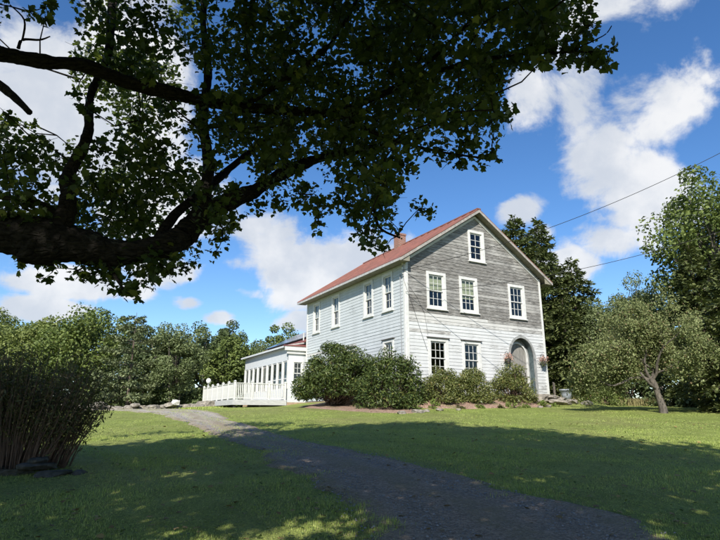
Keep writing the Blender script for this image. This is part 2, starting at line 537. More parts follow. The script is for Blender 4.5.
def gz(x, y):
    return float(ground(x, y))


def local(u, v):
    """house-frame metres to world x, y"""
    return (HX + EX[0] * u + EY[0] * v, HY + EX[1] * u + EY[1] * v)


def sheet(name, xs, ys, mat, lift=0.0, keep=None):
    X, Y = np.meshgrid(xs, ys)
    Z = ground(X, Y) + lift
    v = np.stack([X, Y, Z], -1).reshape(-1, 3)
    nx, ny = len(xs), len(ys)
    i = np.arange(nx * ny).reshape(ny, nx)
    f = np.stack([i[:-1, :-1], i[:-1, 1:], i[1:, 1:], i[1:, :-1]], -1).reshape(-1, 4)
    me = bpy.data.meshes.new(name)
    me.from_pydata(v.tolist(), [], f.tolist())
    me.polygons.foreach_set('use_smooth', np.ones(len(me.polygons), dtype=bool))
    return link(name, me, mat)


def graded(a, b, n, c0, c1, step):
    mid = np.arange(c0, c1, step)
    lo = c0 - (np.linspace(0, 1, n + 1)[1:] ** 2.2) * (c0 - a)
    hi = mid[-1] + (np.linspace(0, 1, n + 1)[1:] ** 2.2) * (b - mid[-1])
    return np.concatenate([lo[::-1], mid, hi])


lawn = sheet('ground', graded(-400, 400, 14, -30, 30, .3), graded(-200, 700, 14, -4, 48, .3), M['lawn'])
tag(lawn, kind='structure')

# gravel drive: centre line with half widths, edges a little ragged
D_LEFT = [(.15, 2.0), (-.0, 4.0), (-.08, 5.62), (-.17, 6.51), (-.93, 8.91), (-1.77, 10.66), (-3.1, 13.51), (-4.91, 16.79), (-6.95, 20.53), (-9.6, 24.6), (-13.2, 29.0), (-19, 32.5)]
D_RIGHT = [(5.2, 2.0), (4.2, 4.0), (3.13, 5.63), (2.66, 6.51), (1.92, 7.94), (.71, 10.15), (-.86, 12.22), (-2.53, 15.03), (-4.49, 18.67), (-6.3, 23.2), (-9.2, 28.4), (-14.5, 34.5)]


def resample(p, n):
    p = np.array(p, float)
    t = np.concatenate([[0], np.cumsum(np.hypot(*np.diff(p, axis=0).T))])
    s = np.linspace(0, t[-1], n)
    q = np.stack([np.interp(s, t, p[:, k]) for k in (0, 1)], -1)
    for _ in range(3):
        q[1:-1] = (q[:-2] + q[1:-1] * 2 + q[2:]) / 4
    return q


NR = 170
rl, rr_ = resample(D_LEFT, NR), resample(D_RIGHT, NR)
rg = np.random.default_rng(3)
jl = np.convolve(rg.normal(0, .24, NR + 4), np.ones(5) / 3, 'valid')
jr = np.convolve(rg.normal(0, .24, NR + 4), np.ones(5) / 3, 'valid')
NC = 17
rows = []
for i in range(NR):
    a, b = rl[i], rr_[i]
    w = (b - a) / np.linalg.norm(b - a)
    a2, b2 = a + w * jl[i], b + w * jr[i]
    for k in range(NC):
        p = a2 + (b2 - a2) * k / (NC - 1)
        edge = min(k, NC - 1 - k)
        rows.append((p[0], p[1], gz(*p) + (.018 if edge else -.02) + .014 + .014 * math.cos((k / (NC - 1) - .5) * 4 * math.pi) * (edge > 0)))
f = [(i * NC + k, i * NC + k + 1, (i + 1) * NC + k + 1, (i + 1) * NC + k) for i in range(NR - 1) for k in range(NC - 1)]
me = bpy.data.meshes.new('driveway')
me.from_pydata(rows, [], f)
me.polygons.foreach_set('use_smooth', np.ones(len(me.polygons), dtype=bool))
at = me.attributes.new('across', 'FLOAT', 'POINT')
at.data.foreach_set('value', np.tile(np.arange(NC) / (NC - 1), NR).astype(np.float32))
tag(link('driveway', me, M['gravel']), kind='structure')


def road_dist(x, y):
    """signed distance inside the drive from its nearer edge (negative outside), and which row is nearest"""
    out = []
    row = None
    for e, sgn in ((rl + (0, 0), 1.0), (rr_ + (0, 0), -1.0)):
        tan = np.gradient(e, axis=0)
        tan /= np.linalg.norm(tan, axis=1, keepdims=True)
        idx = np.empty(len(x), int)
        for s in range(0, len(x), 20000):
            c = slice(s, s + 20000)
            idx[c] = np.argmin((x[c, None] - e[None, :, 0]) ** 2 + (y[c, None] - e[None, :, 1]) ** 2, axis=1)
        rx, ry = x - e[idx, 0], y - e[idx, 1]
        out.append(sgn * (rx * tan[idx, 1] - ry * tan[idx, 0]) - (jl if sgn > 0 else -jr)[idx])
        row = idx
    return np.minimum(*out), out[0], out[1]


# planting bed along the front and round the big shrub
def bed(name, uv, mat, lift=.05):
    pts = [local(u, v) for u, v in uv]
    c = np.mean(pts, axis=0)
    mb = MB()
    rings = 7
    n = len(pts)
    rg2 = random.Random(4)
    for r in range(rings + 1):
        for p in pts:
            q = c + (np.array(p) - c) * (r / rings)
            mb.v.append((q[0], q[1], gz(*q) + (lift + rg2.uniform(-.01, .03) if r < rings else -.03)))
    for r in range(rings):
        for k in range(n):
            mb.f.append((r * n + k, r * n + (k + 1) % n, (r + 1) * n + (k + 1) % n, (r + 1) * n + k))
    o = link(name, mb.mesh(name, True), mat)
    return tag(o, kind='structure')


bed('planting_bed', [(-.9, .1), (-1.1, -1.0), (-.6, -2.2), (1, -2.6), (2.5, -2.5), (4, -2.6), (5.6, -2.5), (6.6, -2.2), (6.8, -1.2), (6.6, .1), (4, .1), (2, .1)], M['mulch'])
bed('shrub_bed', [(-3.6, -.6), (-3.2, -2.4), (-2, -3.3), (-1.2, -2.8), (-1.0, -1.3), (-.3, .4), (-.3, 4), (-.3, 7.5), (-1.5, 8), (-2.6, 6), (-3.4, 3)], M['mulch'])

# ---------------------------------------------------------------- farmhouse (house frame: u along the front, v to the back, z up from HZ)
W, L = 8.7, 10.8
UR = 4.35                       # ridge
SL = .665                       # roof slope
E0 = 6.32                       # underside of roof at the walls
TOPZ = 5.97                     # closed soffit level


def FP(u, d, z): return (u, -d, z)          # front face: d is outwards
def SP(v, d, z): return (-d, v, z)          # left side face
def roofz(u): return E0 + SL * (u if u < UR else W - u)


house = empty('farmhouse', (HX, HY, HZ), HYAW)
tag(house, 'two-storey white clapboard farmhouse with weathered grey gable and faded red metal roof', 'house')

# openings: (a0, a1, z0, z1) outer edge of the casing
Z = lambda r: r - .9
FRONT_W = [(1.17, 2.31, Z(4.86), Z(6.66)), (3.13, 4.27, Z(4.86), Z(6.66)), (6.33, 7.49, Z(4.86), Z(6.66)),
           (1.15, 2.30, Z(1.72), Z(3.52)), (3.12, 4.27, Z(1.72), Z(3.52)), (3.84, 4.90, Z(7.52), Z(9.18))]
SIDE_W = [(.99, 1.93, Z(4.85), Z(6.72)), (2.80, 3.76, Z(4.85), Z(6.72)), (6.40, 7.36, Z(4.85), Z(6.72)), (8.93, 9.88, Z(4.85), Z(6.72)),
          (.99, 1.93, Z(1.68), Z(3.52)), (4.6, 5.55, Z(1.68), Z(3.52))]
DU, DRX, DZS, DRY, DZ0 = 6.97, .87, Z(2.93), 1.04, Z(1.12)      # arched door opening


def arch_half(z):
    if z <= DZS: return DRX
    q = (z - DZS) / DRY
    return DRX * math.sqrt(max(0.0, 1 - q * q)) if q < 1 else 0.0


def cut(a0, a1, holes):
    segs = [(a0, a1)]
    for h0, h1 in holes:
        nxt = []
        for s0, s1 in segs:
            if h1 <= s0 or h0 >= s1: nxt.append((s0, s1)); continue
            if h0 > s0: nxt.append((s0, h0))
            if h1 < s1: nxt.append((h1, s1))
        segs = nxt
    return segs


def holes_at(z, wins, inset, door):
    hs = [(a0 + inset, a1 - inset) for a0, a1, z0, z1 in wins if z0 + inset < z < z1 - inset]
    if door and DZ0 < z < DZS + DRY - 1e-6:
        h = arch_half(z)
        hs.append((DU - h, DU + h))
    return hs


def span_front(z):
    if z <= E0: return (0.0, W)
    k = (z - E0) / SL
    return (k, W - k)


def sheathing(name, P, span, wins, top, door, d):
    zs = {0.0, top}
    for a0, a1, z0, z1 in wins: zs |= {z0 + .13, z1 - .13}
    if door: zs |= {DZ0} | {DZS + DRY * math.sin(t * math.pi / 24) for t in range(13)}
    zs |= {E0} if top > E0 else set()
    zs = sorted(z for z in zs if 0 <= z <= top)
    mb = MB()
    for za, zb in zip(zs, zs[1:]):
        if zb - za < 1e-5: continue
        ea, eb = za + 1e-6, zb - 1e-6
        A_, B_ = cut(*span(ea), holes_at(ea, wins, .13, door)), cut(*span(eb), holes_at(eb, wins, .13, door))
        if len(A_) != len(B_):
            m_ = (za + zb) / 2
            A_ = B_ = cut(*span(m_), holes_at(m_, wins, .13, door))
        for (p0, p1), (q0, q1) in zip(A_, B_):
            mb.quad(P(p0, d, za), P(p1, d, za), P(q1, d, zb), P(q0, d, zb))
    return mb.build(name, M['sheath'], house)


sheathing('wall', FP, span_front, FRONT_W, E0 + SL * UR - .02, True, -.012)
sheathing('wall', SP, lambda z: (0.0, L), SIDE_W, 6.28, False, -.012)
MB().quad((W, 0, 0), (W, L, 0), (W, L, 6.28), (W, 0, 6.28)).build('wall', M['outer_wall'], house)
MB().quad((0, L, 0), (W, L, 0), (W, L, E0), (UR, L, E0 + SL * UR - .02), (0, L, E0)).build('wall', M['outer_wall'], house)
MB().box((-.02, -.02, -.7), (W + .02, L + .02, -.001)).build('foundation', M['foundation'], house)
MB().quad((.02, .02, 2.95), (W - .02, .02, 2.95), (W - .02, L - .02, 2.95), (.02, L - .02, 2.95)).build('upper_floor', M['sheath'], house)

rnd = random.Random(11)
EXPO = .155


def clapboards(P, span, wins, top, door, pick, lo):
    z, row = lo, 0
    while z < top - .03:
        zt = min(z + EXPO + .022, top)
        za, zb = z, min(z + EXPO, top)
        mid = (za + zb) / 2
        A_, B_ = cut(*span(za), holes_at(mid, wins, .10, False)), cut(*span(min(zt, top)), holes_at(mid, wins, .10, False))
        if door and DZ0 - .05 < mid < DZS + DRY:
            ha, hb = arch_half(za) + .02, arch_half(zb) + .02
            A_, B_ = cut(*span(za), holes_at(mid, wins, .10, False) + [(DU - ha, DU + ha)]), cut(*span(zt), holes_at(mid, wins, .10, False) + [(DU - hb, DU + hb)])
            if len(A_) != len(B_): B_ = A_
        for (p0, p1), (q0, q1) in zip(A_, B_):
            if p1 - p0 < .03: continue
            cuts = [0.0, 1.0]
            if p1 - p0 > 4.5 and rnd.random() < .45: cuts = [0.0, rnd.uniform(.3, .7), 1.0]
            for c0, c1 in zip(cuts, cuts[1:]):
                a0, a1 = p0 + (p1 - p0) * c0, p0 + (p1 - p0) * c1
                b0, b1 = q0 + (q1 - q0) * c0, q0 + (q1 - q0) * c1
                if c0 > 0: a0 += .003; b0 += .003
                db = .026 + rnd.uniform(-.004, .005)
                sag = rnd.uniform(-.006, .006) if rnd.random() < .25 else 0.0
                MB().hexa([P(a0, -.006, za), P(a1, -.006, za), P(a1, db, za + sag), P(a0, db, za),
                           P(b0, -.006, zt), P(b1, -.006, zt), P(b1, .010, zt), P(b0, .010, zt)]).build('clapboard', pick(mid, (a0 + a1) / 2), house)
        z += EXPO
        row += 1


def pick_front(z, u):
    r = z + .9
    if r > 4.62: return M['clap_bare']
    if r > 4.42: return M['clap_bare'] if u > 5.5 or rnd.random() < .3 else M['clap_flaking']
    if r > 3.5: return M['clap_flaking'] if rnd.random() < (.75 if r > 4.0 else .4) * (1.0 if u > 3.5 else .6) else M['clap_white']
    return M['clap_white']


CB = .13
clapboards(FP, lambda z: (max(span_front(z)[0], CB), min(span_front(z)[1], W - CB)), FRONT_W, E0 + SL * UR - .14, True, pick_front, .04)
clapboards(SP, lambda z: (CB, L - CB), SIDE_W, TOPZ, False, lambda z, v: M['clap_flaking'] if rnd.random() < .03 else M['clap_side'], .04)

# corner boards and gable trim
for mb in (MB().box(FP(0.0, 0, 0), FP(CB, .045, E0 - .05)), MB().box(FP(W - CB, 0, 0), FP(W, .045, E0 - .05)),
           MB().box(SP(.0, 0.0, 0), SP(CB, .045, TOPZ)), MB().box(SP(L - CB, 0, 0), SP(L, .045, TOPZ))):
    mb.build('corner_board', M['trim'], house)
OV, OVF = .52, .40             # eave and gable overhang
for s in (0, 1):
    a, b = (0.0, UR) if s == 0 else (W, UR)
    za, zb = roofz(a) , E0 + SL * UR
    drop = .27
    MB().hexa([FP(a, 0, za - drop), FP(b, 0, zb - drop), FP(b, .055, zb - drop), FP(a, .055, za - drop),
               FP(a, 0, za - .14), FP(b, 0, zb - .14), FP(b, .055, zb - .14), FP(a, .055, za - .14)]).build('rake_trim', M['trim'], house)

# roof: two slopes of sheet metal with raised ribs, boxed eaves, rake boards
TH = .11
roof = None
for s in (0, 1):
    sg = -1 if s == 0 else 1
    ue = -OV if s == 0 else W + OV
    ze = E0 - SL * OV
    zr = E0 + SL * UR
    mb = MB()
    v0, v1 = -OVF - .02, L + .42
    mb.hexa([(ue + sg * .03, v0, ze + TH - .02), (UR, v0, zr + TH), (UR, v1, zr + TH), (ue + sg * .03, v1, ze + TH - .02),
             (ue + sg * .03, v0, ze + TH + .02), (UR, v0, zr + TH + .04), (UR, v1, zr + TH + .04), (ue + sg * .03, v1, ze + TH + .02)])
    o = mb.build('roof', M['redroof'], house)
    k = 0
    vv = v0 + .04
    while vv < v1:
        MB().hexa([(ue + sg * .03, vv - .018, ze + TH + .021), (UR, vv - .018, zr + TH + .041), (UR, vv + .018, zr + TH + .041), (ue + sg * .03, vv + .018, ze + TH + .021),
                   (ue + sg * .03, vv - .012, ze + TH + .052), (UR, vv - .012, zr + TH + .072), (UR, vv + .012, zr + TH + .072), (ue + sg * .03, vv + .012, ze + TH + .052)]).build('seam', M['redroof'], o)
        vv += .606
    if s == 0: roof = o
    # gable soffit boards under the overhang and the rake board on its outer edge
    MB().hexa([(ue, -OVF, ze + .0), (UR, -OVF, zr), (UR, L, zr), (ue, L, ze),
               (ue, -OVF, ze + TH - .025), (UR, -OVF, zr + TH - .025), (UR, L, zr + TH - .025), (ue, L, ze + TH - .025)]).build('soffit', M['soffit'], house)
    MB().hexa([(ue, -OVF - .035, ze - .05), (UR, -OVF - .035, zr - .05), (UR, -OVF - .002, zr - .05), (ue, -OVF - .002, ze - .05),
               (ue, -OVF - .035, ze + TH - .022), (UR, -OVF - .035, zr + TH - .022), (UR, -OVF - .002, zr + TH - .022), (ue, -OVF - .002, ze + TH - .022)]).build('rake_board', M['rake'], house)
    MB().box((ue + sg * .002, -OVF - .03, ze - .025), (ue + sg * .028, L + .40, ze + TH - .024)).build('fascia', M['seam'], house)
    uw = 0.0 if s == 0 else W
    MB().quad((ue, -OVF + .003, ze - .02), (ue, L + .36, ze - .02), (uw, L + .36, TOPZ), (uw, -OVF + .003, TOPZ)).build('eave_soffit', M['soffit'], house)
    MB().hexa([(ue, -OVF, ze - .02), (uw, -OVF, TOPZ), (uw, -OVF, roofz(uw) + .03), (ue, -OVF, ze + .02),
               (ue, -OVF + .02, ze - .02), (uw, -OVF + .02, TOPZ), (uw, -OVF + .02, roofz(uw) + .03), (ue, -OVF + .02, ze + .02)]).build('eave_return', M['soffit'], house)
MB().box((UR - .12, -OVF - .03, E0 + SL * UR + TH + .0), (UR + .12, L + .43, E0 + SL * UR + TH + .06)).build('ridge_cap', M['redroof'], roof)
ch = MB().box((4.02, 6.45, 8.6), (4.55, 6.98, 9.98)).box((3.99, 6.42, 9.981), (4.58, 7.01, 10.10))
ch.build('chimney', M['brick'], house)


def window(parent, P, a0, a1, z0, z1, cols=3, rows=2, shade=None, cap=None, cas=.135, munt='muntin', shade_to=.5, solo=True, d0=.0):
    """casing (part) with sill, sashes, panes and shade as its pieces"""
    mb = MB()
    D = d0 + .052
    i0, i1, k0, k1 = a0 + cas, a1 - cas, z0 + cas, z1 - cas
    mb.box(P(a0, d0 - .004, z0 + .03), P(i0, D, z1)).box(P(i1, d0 - .004, z0 + .03), P(a1, D, z1))
    mb.box(P(i0 + .0005, d0 - .004, k1), P(i1 - .0005, D - .003, z1 - .001))
    mb.box(P(i0 + .0005, d0 - .004, z0 + .031), P(i1 - .0005, D - .004, k0))
    t = .022                                            # jamb lining
    mb.box(P(i0 - .001, -.13, k0), P(i0 + t, d0 + .01, k1)).box(P(i1 - t, -.13, k0), P(i1 + .001, d0 + .01, k1))
    mb.box(P(i0 + t + .0005, -.13, k1 - t), P(i1 - t - .0005, d0 + .01, k1 + .001)).box(P(i0 + t + .0005, -.13, k0 - .001), P(i1 - t - .0005, d0 + .01, k0 + t))
    win = mb.build('window', M['trim'], parent)
    MB().box(P(a0 - .04, d0 - .003, z0 - .02), P(a1 + .04, D + .05, z0 + .029)).build('sill', M['trim'], win)
    if cap: MB().box(P(a0 - .06, d0 - .003, z1 + .001), P(a1 + .06, D + .05, z1 + .045)).build('drip_cap', M['cap_dark'], win)
    j0, j1, y0, y1 = i0 + t, i1 - t, k0 + t, k1 - t
    ym = (y0 + y1) / 2
    for (s0, s1, d) in ((ym - .02, y1, -.045), (y0, ym + .02, -.085)):
        s = MB()
        fr = .045
        s.box(P(j0, d, s0), P(j0 + fr, d + .035, s1)).box(P(j1 - fr, d, s0), P(j1, d + .035, s1))
        s.box(P(j0 + fr + .0005, d + .001, s0), P(j1 - fr - .0005, d + .034, s0 + fr)).box(P(j0 + fr + .0005, d + .001, s1 - fr), P(j1 - fr - .0005, d + .034, s1))
        g0, g1, h0, h1 = j0 + fr, j1 - fr, s0 + fr, s1 - fr
        for c in range(1, cols):
            x = g0 + (g1 - g0) * c / cols
            s.box(P(x - .011, d + .006, h0 + .0005), P(x + .011, d + .030, h1 - .0005))
        for r in range(1, rows):
            y = h0 + (h1 - h0) * r / rows
            s.box(P(g0 + .0005, d + .008, y - .011), P(g1 - .0005, d + .028, y + .011))
        s.build('sash', M[munt], win)
        for c in range(cols):
            for r in range(rows):
                xa, xb = g0 + (g1 - g0) * c / cols, g0 + (g1 - g0) * (c + 1) / cols
                ya, yb = h0 + (h1 - h0) * r / rows, h0 + (h1 - h0) * (r + 1) / rows
                e = rnd.uniform(-.0015, .0015)
                MB().quad(P(xa, d + .017 + e, ya), P(xb, d + .017 - e, ya), P(xb, d + .017 - e, yb), P(xa, d + .017 + e, yb)).build('pane', M['glass'], win)
    if shade:
        zs = y1 - (y1 - y0) * shade_to
        MB().box(P(j0 + .01, -.115, zs), P(j1 - .01, -.108, y1 - .005)).build('shade', M[shade], win)
    return win


for i, w_ in enumerate(FRONT_W):
    if i == 5: window(house, FP, *w_, cols=2, rows=2)
    else: window(house, FP, *w_, shade=('shade', 'shade', None, None, None)[i], shade_to=(.48, .62, 0, 0, 0)[i], cap=i in (3, 4))
for i, w_ in enumerate(SIDE_W):
    window(house, SP, *w_, shade='curtain' if i < 4 else None, cap=i >= 4, cols=2 if i < 4 else 3)

# arched doorway: casing ring, lining, inner trim and plank door set back
NA = 28


def arch_pts(rx, ry, z0, zs=DZS):
    return [(DU - rx, z0)] + [(DU - rx * math.cos(math.pi * t / NA), zs + ry * math.sin(math.pi * t / NA)) for t in range(NA + 1)] + [(DU + rx, z0)]


def arch_ring(inner, outer, d0, d1):
    mb = MB()
    for k in range(len(inner) - 1):
        (a, b), (c, d) = (inner[k], inner[k + 1]), (outer[k], outer[k + 1])
        mb.hexa([FP(a[0], d0, a[1]), FP(b[0], d0, b[1]), FP(b[0], d1, b[1]), FP(a[0], d1, a[1]),
                 FP(c[0], d0, c[1]), FP(d[0], d0, d[1]), FP(d[0], d1, d[1]), FP(c[0], d1, c[1])])
    return mb


o1, o2 = arch_pts(DRX - .06, DRY - .07, DZ0), arch_pts(DRX + .06, DRY + .05, DZ0)
doorway = arch_ring(o1, o2, .0, .075).build('door_surround', M['door_grey'], house)
RD = .34
lin = MB()
for k in range(len(o1) - 1):
    lin.quad(FP(o1[k][0], .01, o1[k][1]), FP(o1[k + 1][0], .01, o1[k + 1][1]), FP(o1[k + 1][0], -RD, o1[k + 1][1]), FP(o1[k][0], -RD, o1[k][1]))
lin.build('arch_lining', M['door_teal'], doorway)
i1_, i2_ = arch_pts(DRX - .25, DRY - .32, DZ0), arch_pts(DRX - .18, DRY - .24, DZ0)
arch_ring(i2_, o1, -RD + .0, -RD + .05).build('arch_panel', M['door_grey'], doorway)
arch_ring(i1_, i2_, -RD + .001, -RD + .09).build('inner_arch', M['trim'], doorway)
door = MB().box(FP(DU - .64, -RD - .05, DZ0), FP(DU + .64, -RD - .012, DZS + DRY - .3)).build('door', M['door_wood'], house)
for k in range(6):
    p0 = DU - .60 + k * .2
    p1 = p0 + .192
    h = lambda u: DZS + (DRY - .30) * math.sqrt(max(0.0, 1 - ((u - DU) / .63) ** 2))
    MB().hexa([FP(p0, -RD - .012, DZ0 + .02), FP(p1, -RD - .012, DZ0 + .02), FP(p1, -RD + .012, DZ0 + .02), FP(p0, -RD + .012, DZ0 + .02),
               FP(p0, -RD - .012, h(p0)), FP(p1, -RD - .012, h(p1)), FP(p1, -RD + .012, h(p1)), FP(p0, -RD + .012, h(p0))]).build('plank', M['door_wood'], door)
MB().tube([FP(DU + .48, -RD + .01, 1.15), FP(DU + .48, -RD + .06, 1.17), FP(DU + .48, -RD + .06, 1.3), FP(DU + .48, -RD + .01, 1.32)], [.01] * 4, 6).build('handle', M['wire'], door)
MB().box(FP(DU - 1.05, .0, DZ0 - .16), FP(DU + 1.05, .32, DZ0 - .001)).box(FP(DU - .82, .0 - RD, DZ0 - .02), FP(DU + .82, .001, DZ0)).build('threshold', M['stone'], house)

# service wires, insulators and meter cable at the near corner
for k in range(3):
    MB().lathe([(.001, 0), (.045, 0), (.05, .03), (.03, .05), (.045, .08), (.02, .11), (.001, .11)], 10, (-.10, .05)).build('insulator', M['trim'], house).location = (0, 0, 5.45 + k * .22)
MB().box((-.05, .02, 5.35), (-.085, .09, 6.1)).build('insulator_bracket', M['cable_grey'], house)
MB().tube([(-.075, .30, 5.5), (-.07, .32, 4.4), (-.072, .31, 2.5), (-.07, .30, 1.0)], [.018] * 4, 6).build('conduit', M['cable_grey'], house)
MB().tube([(-.07, .05, 5.3), (-.02, -.055, 4.9), (.35, -.05, 4.0), (.75, -.05, 2.9), (1.1, -.05, 2.0)], [.006] * 5, 5).build('cable', M['wire'], house)
MB().tube([(-.07, .05, 5.4), (.1, -.055, 5.0), (.62, -.05, 4.4), (1.0, -.05, 3.7), (1.14, -.06, 2.75)], [.005] * 5, 5).build('cable', M['wire'], house)


def to_world(u, v, z):
    x, y = local(u, v)
    return Vector((x, y, HZ + z))


def span_wire(a, b, sag, r, label):
    pts = [a.lerp(b, t / 40) - Vector((0, 0, sag * 4 * (t / 40) * (1 - t / 40))) for t in range(41)]
    o = MB().tube(pts, [r] * 41, 6).build('overhead_wire', M['wire'], None, True)
    tag(o, label, 'wire', 'service wires running to the house corner')


span_wire(to_world(-.12, -.02, 5.62), Vector((19.0, 17.6, 14.2)), 1.0, .011, 'thick black overhead cable, the upper of two reaching the house corner')
span_wire(to_world(-.05, -.06, 4.6), Vector((19.0, 18.0, 10.3)), .95, .010, 'thin black overhead line, the lower of two crossing the gable')

# ---------------------------------------------------------------- sunroom wing behind the house
WU, WV = -1.09, 11.0
wing = empty('sunroom_wing', to_world(WU, WV, 0), HYAW)
tag(wing, 'low white sunroom wing with a row of tall windows behind the farmhouse', 'house wing')
WL = 8.3


def WP(v, d, z): return (-d, v, z)           # long glazed side
def WF(u, d, z): return (u, -d, z)           # short end facing the front


wz0, wz1 = .78, 2.46                           # glazing band
MB().box((-.02, -.02, -.75), (7.2, WL + .02, -.001)).build('foundation', M['foundation'], wing)
mb = MB()
mb.box(WP(0, -.12, 0), WP(WL, .0, wz0)).box(WP(0, -.12, wz1), WP(WL, .0, 3.30))
mb.build('wall', M['outer_wall'], wing)
mb = MB()
WWIN = (.26, .98, .95, 2.46)
mb.box(WF(0, -.12, 0), WF(WWIN[0] + .05, -.001, 3.15)).box(WF(WWIN[1] - .05, -.12, 0), WF(1.4, -.001, 3.15))
mb.box(WF(WWIN[0] + .05, -.12, 0), WF(WWIN[1] - .05, -.001, WWIN[2] + .05)).box(WF(WWIN[0] + .05, -.12, WWIN[3] - .05), WF(WWIN[1] - .05, -.001, 3.15))
mb.build('wall', M['outer_wall'], wing)
window(wing, WF, *WWIN, cols=2, rows=2, cas=.09)
nb = 9
bw = WL / nb
for k in range(nb + 1):
    v = min(max(k * bw, .07), WL - .07)
    MB().box(WP(v - .075, -.12, wz0 + .001), WP(v + .075, .03, wz1 - .001)).build('post', M['trim'], wing)
for k in range(nb):
    a, b = k * bw + (.15 if k == 0 else .08), (k + 1) * bw - (.15 if k == nb - 1 else .08)
    if k == 4:
        dr = MB().box(WP(a, -.10, -.0), WP(b, -.05, wz1 - .002)).build('door', M['rake'], wing)
        MB().box(WP(a + .12, -.055, 1.0), WP(b - .12, -.043, 2.3)).build('pane', M['glass'], dr)
        MB().tube([WP(a + .06, -.04, 1.0), WP(a + .06, .0, 1.05), WP(a + .16, .0, 1.05)], [.012] * 3, 6).build('handle', M['wire'], dr)
        continue
    mid = wz0 + .62
    wn = MB()
    wn.box(WP(a, -.08, wz0 + .002), WP(a + .05, -.03, wz1 - .002)).box(WP(b - .05, -.08, wz0 + .002), WP(b, -.03, wz1 - .002))
    wn.box(WP(a + .051, -.078, mid - .03), WP(b - .051, -.032, mid + .03)).box(WP(a + .051, -.078, wz0 + .003), WP(b - .051, -.032, wz0 + .07)).box(WP(a + .051, -.078, wz1 - .07), WP(b - .051, -.032, wz1 - .003))
    wn = wn.build('window', M['muntin'], wing)
    for y0, y1 in ((wz0 + .07, mid - .03), (mid + .03, wz1 - .07)):
        MB().quad(WP(a + .05, -.055, y0), WP(b - .05, -.053, y0), WP(b - .05, -.054, y1), WP(a + .05, -.055, y1)).build('pane', M['glass'], wn)
MB().quad((1.35, .0, .3), (1.35, WL, .3), (1.35, WL, 3.3), (1.35, .0, 3.3)).build('inner_wall', M['curtain'], wing)
MB().quad((.0, .0, .05), (1.35, .0, .05), (1.35, WL, .05), (.0, WL, .05)).build('floor', M['deck_dark'], wing)
MB().quad((.0, WL, .0), (7.1, WL, .0), (7.1, WL, 3.4), (3.9, WL, 5.2), (1.2, WL, 3.7), (.0, WL, 3.3)).build('wall', M['outer_wall'], wing)
# lean-to roof with white fascia and cornice on the short end
MB().hexa([(-.24, -.05, 3.28), (1.45, -.05, 3.62), (1.45, WL + .25, 3.62), (-.24, WL + .25, 3.28),
           (-.24, -.05, 3.36), (1.45, -.05, 3.70), (1.45, WL + .25, 3.70), (-.24, WL + .25, 3.36)]).build('porch_roof', M['seam'], wing)
MB().box((-.27, -.05, 3.24), (-.242, WL + .25, 3.35)).build('fascia', M['outer_wall'], wing)
MB().box((-.28, -.20, 3.05), (1.30, -.052, 3.30)).box((-.14, -.10, 2.86), (1.26, -.0015, 3.049)).build('cornice', M['trim'], wing)
MB().hexa([(-.30, -.24, 3.301), (1.32, -.24, 3.301), (1.32, .1, 3.301), (-.30, .1, 3.301), (-.30, -.24, 3.33), (1.32, -.24, 3.33), (1.32, .1, 3.50), (-.30, .1, 3.40)]).build('cornice_roof', M['redwall'], wing)
WR0, WZ0, WRU, WRZ = .95, 3.60, 4.2, 5.22       # main wing roof: eave u, z; ridge u, z
wroof = MB().hexa([(WR0, -.15, WZ0), (WRU, -.15, WRZ), (WRU, WL + .3, WRZ), (WR0, WL + .3, WZ0), (WR0, -.15, WZ0 + .1), (WRU, -.15, WRZ + .1), (WRU, WL + .3, WRZ + .1), (WR0, WL + .3, WZ0 + .1)])
wroof = wroof.build('roof', M['redwall'], wing)
MB().hexa([(WRU, -.15, WRZ), (7.6, -.15, WZ0), (7.6, WL + .3, WZ0), (WRU, WL + .3, WRZ), (WRU, -.15, WRZ + .1), (7.6, -.15, WZ0 + .1), (7.6, WL + .3, WZ0 + .1), (WRU, WL + .3, WRZ + .1)]).build('roof', M['redwall'], wing)
MB().quad((1.2, .0, 0), (7.1, .0, 0), (7.1, .0, 3.7), (WRU, .0, WRZ), (1.2, .0, 3.7)).build('wall', M['outer_wall'], wing)
MB().quad((7.1, .0, 0), (7.1, WL, 0), (7.1, WL, 3.7), (7.1, .0, 3.7)).build('wall', M['outer_wall'], wing)
MB().box((1.05, .25, 3.75), (1.11, .31, 4.25)).build('vent_pipe', M['trim'], wing)

# solar panels on the wing roof
sa = empty('solar_array', to_world(WU, WV, 0), HYAW)
tag(sa, 'dark solar panels mounted on the red roof of the sunroom wing', 'solar panels')
nrm = Vector((-(WRZ - WZ0), 0, WRU - WR0)).normalized()
slp = Vector((WRU - WR0, 0, WRZ - WZ0)).normalized()
base = Vector((WR0, 0, WZ0 + .1))
for r in range(2):
    for k in range(7):
        s0, s1 = .42 + r * 1.45, .42 + r * 1.45 + 1.42
        v0, v1 = .75 + k * 1.04, .75 + k * 1.04 + 1.0
        q = lambda s, v, h: tuple(base + slp * s + nrm * h + Vector((0, v, 0)))
        MBp = MB().hexa([q(s0, v0, .09), q(s1, v0, .09), q(s1, v1, .09), q(s0, v1, .09), q(s0, v0, .13), q(s1, v0, .13), q(s1, v1, .13), q(s0, v1, .13)])
        pn = MBp.build('solar_panel', M['pv_frame'], sa)
        MB().quad(q(s0 + .03, v0 + .03, .134), q(s1 - .03, v0 + .03, .134), q(s1 - .03, v1 - .03, .134), q(s0 + .03, v1 - .03, .134)).build('cell_sheet', M['pv'], pn)
for r in range(4):
    s0 = .7 + r * .8
    MB().hexa([q(s0, .7, .0), q(s0 + .05, .7, .0), q(s0 + .05, 8.0, .0), q(s0, 8.0, .0), q(s0, .7, .088), q(s0 + .05, .7, .088), q(s0 + .05, 8.0, .088), q(s0, 8.0, .088)]).build('mounting_rail', M['pv_frame'], sa)

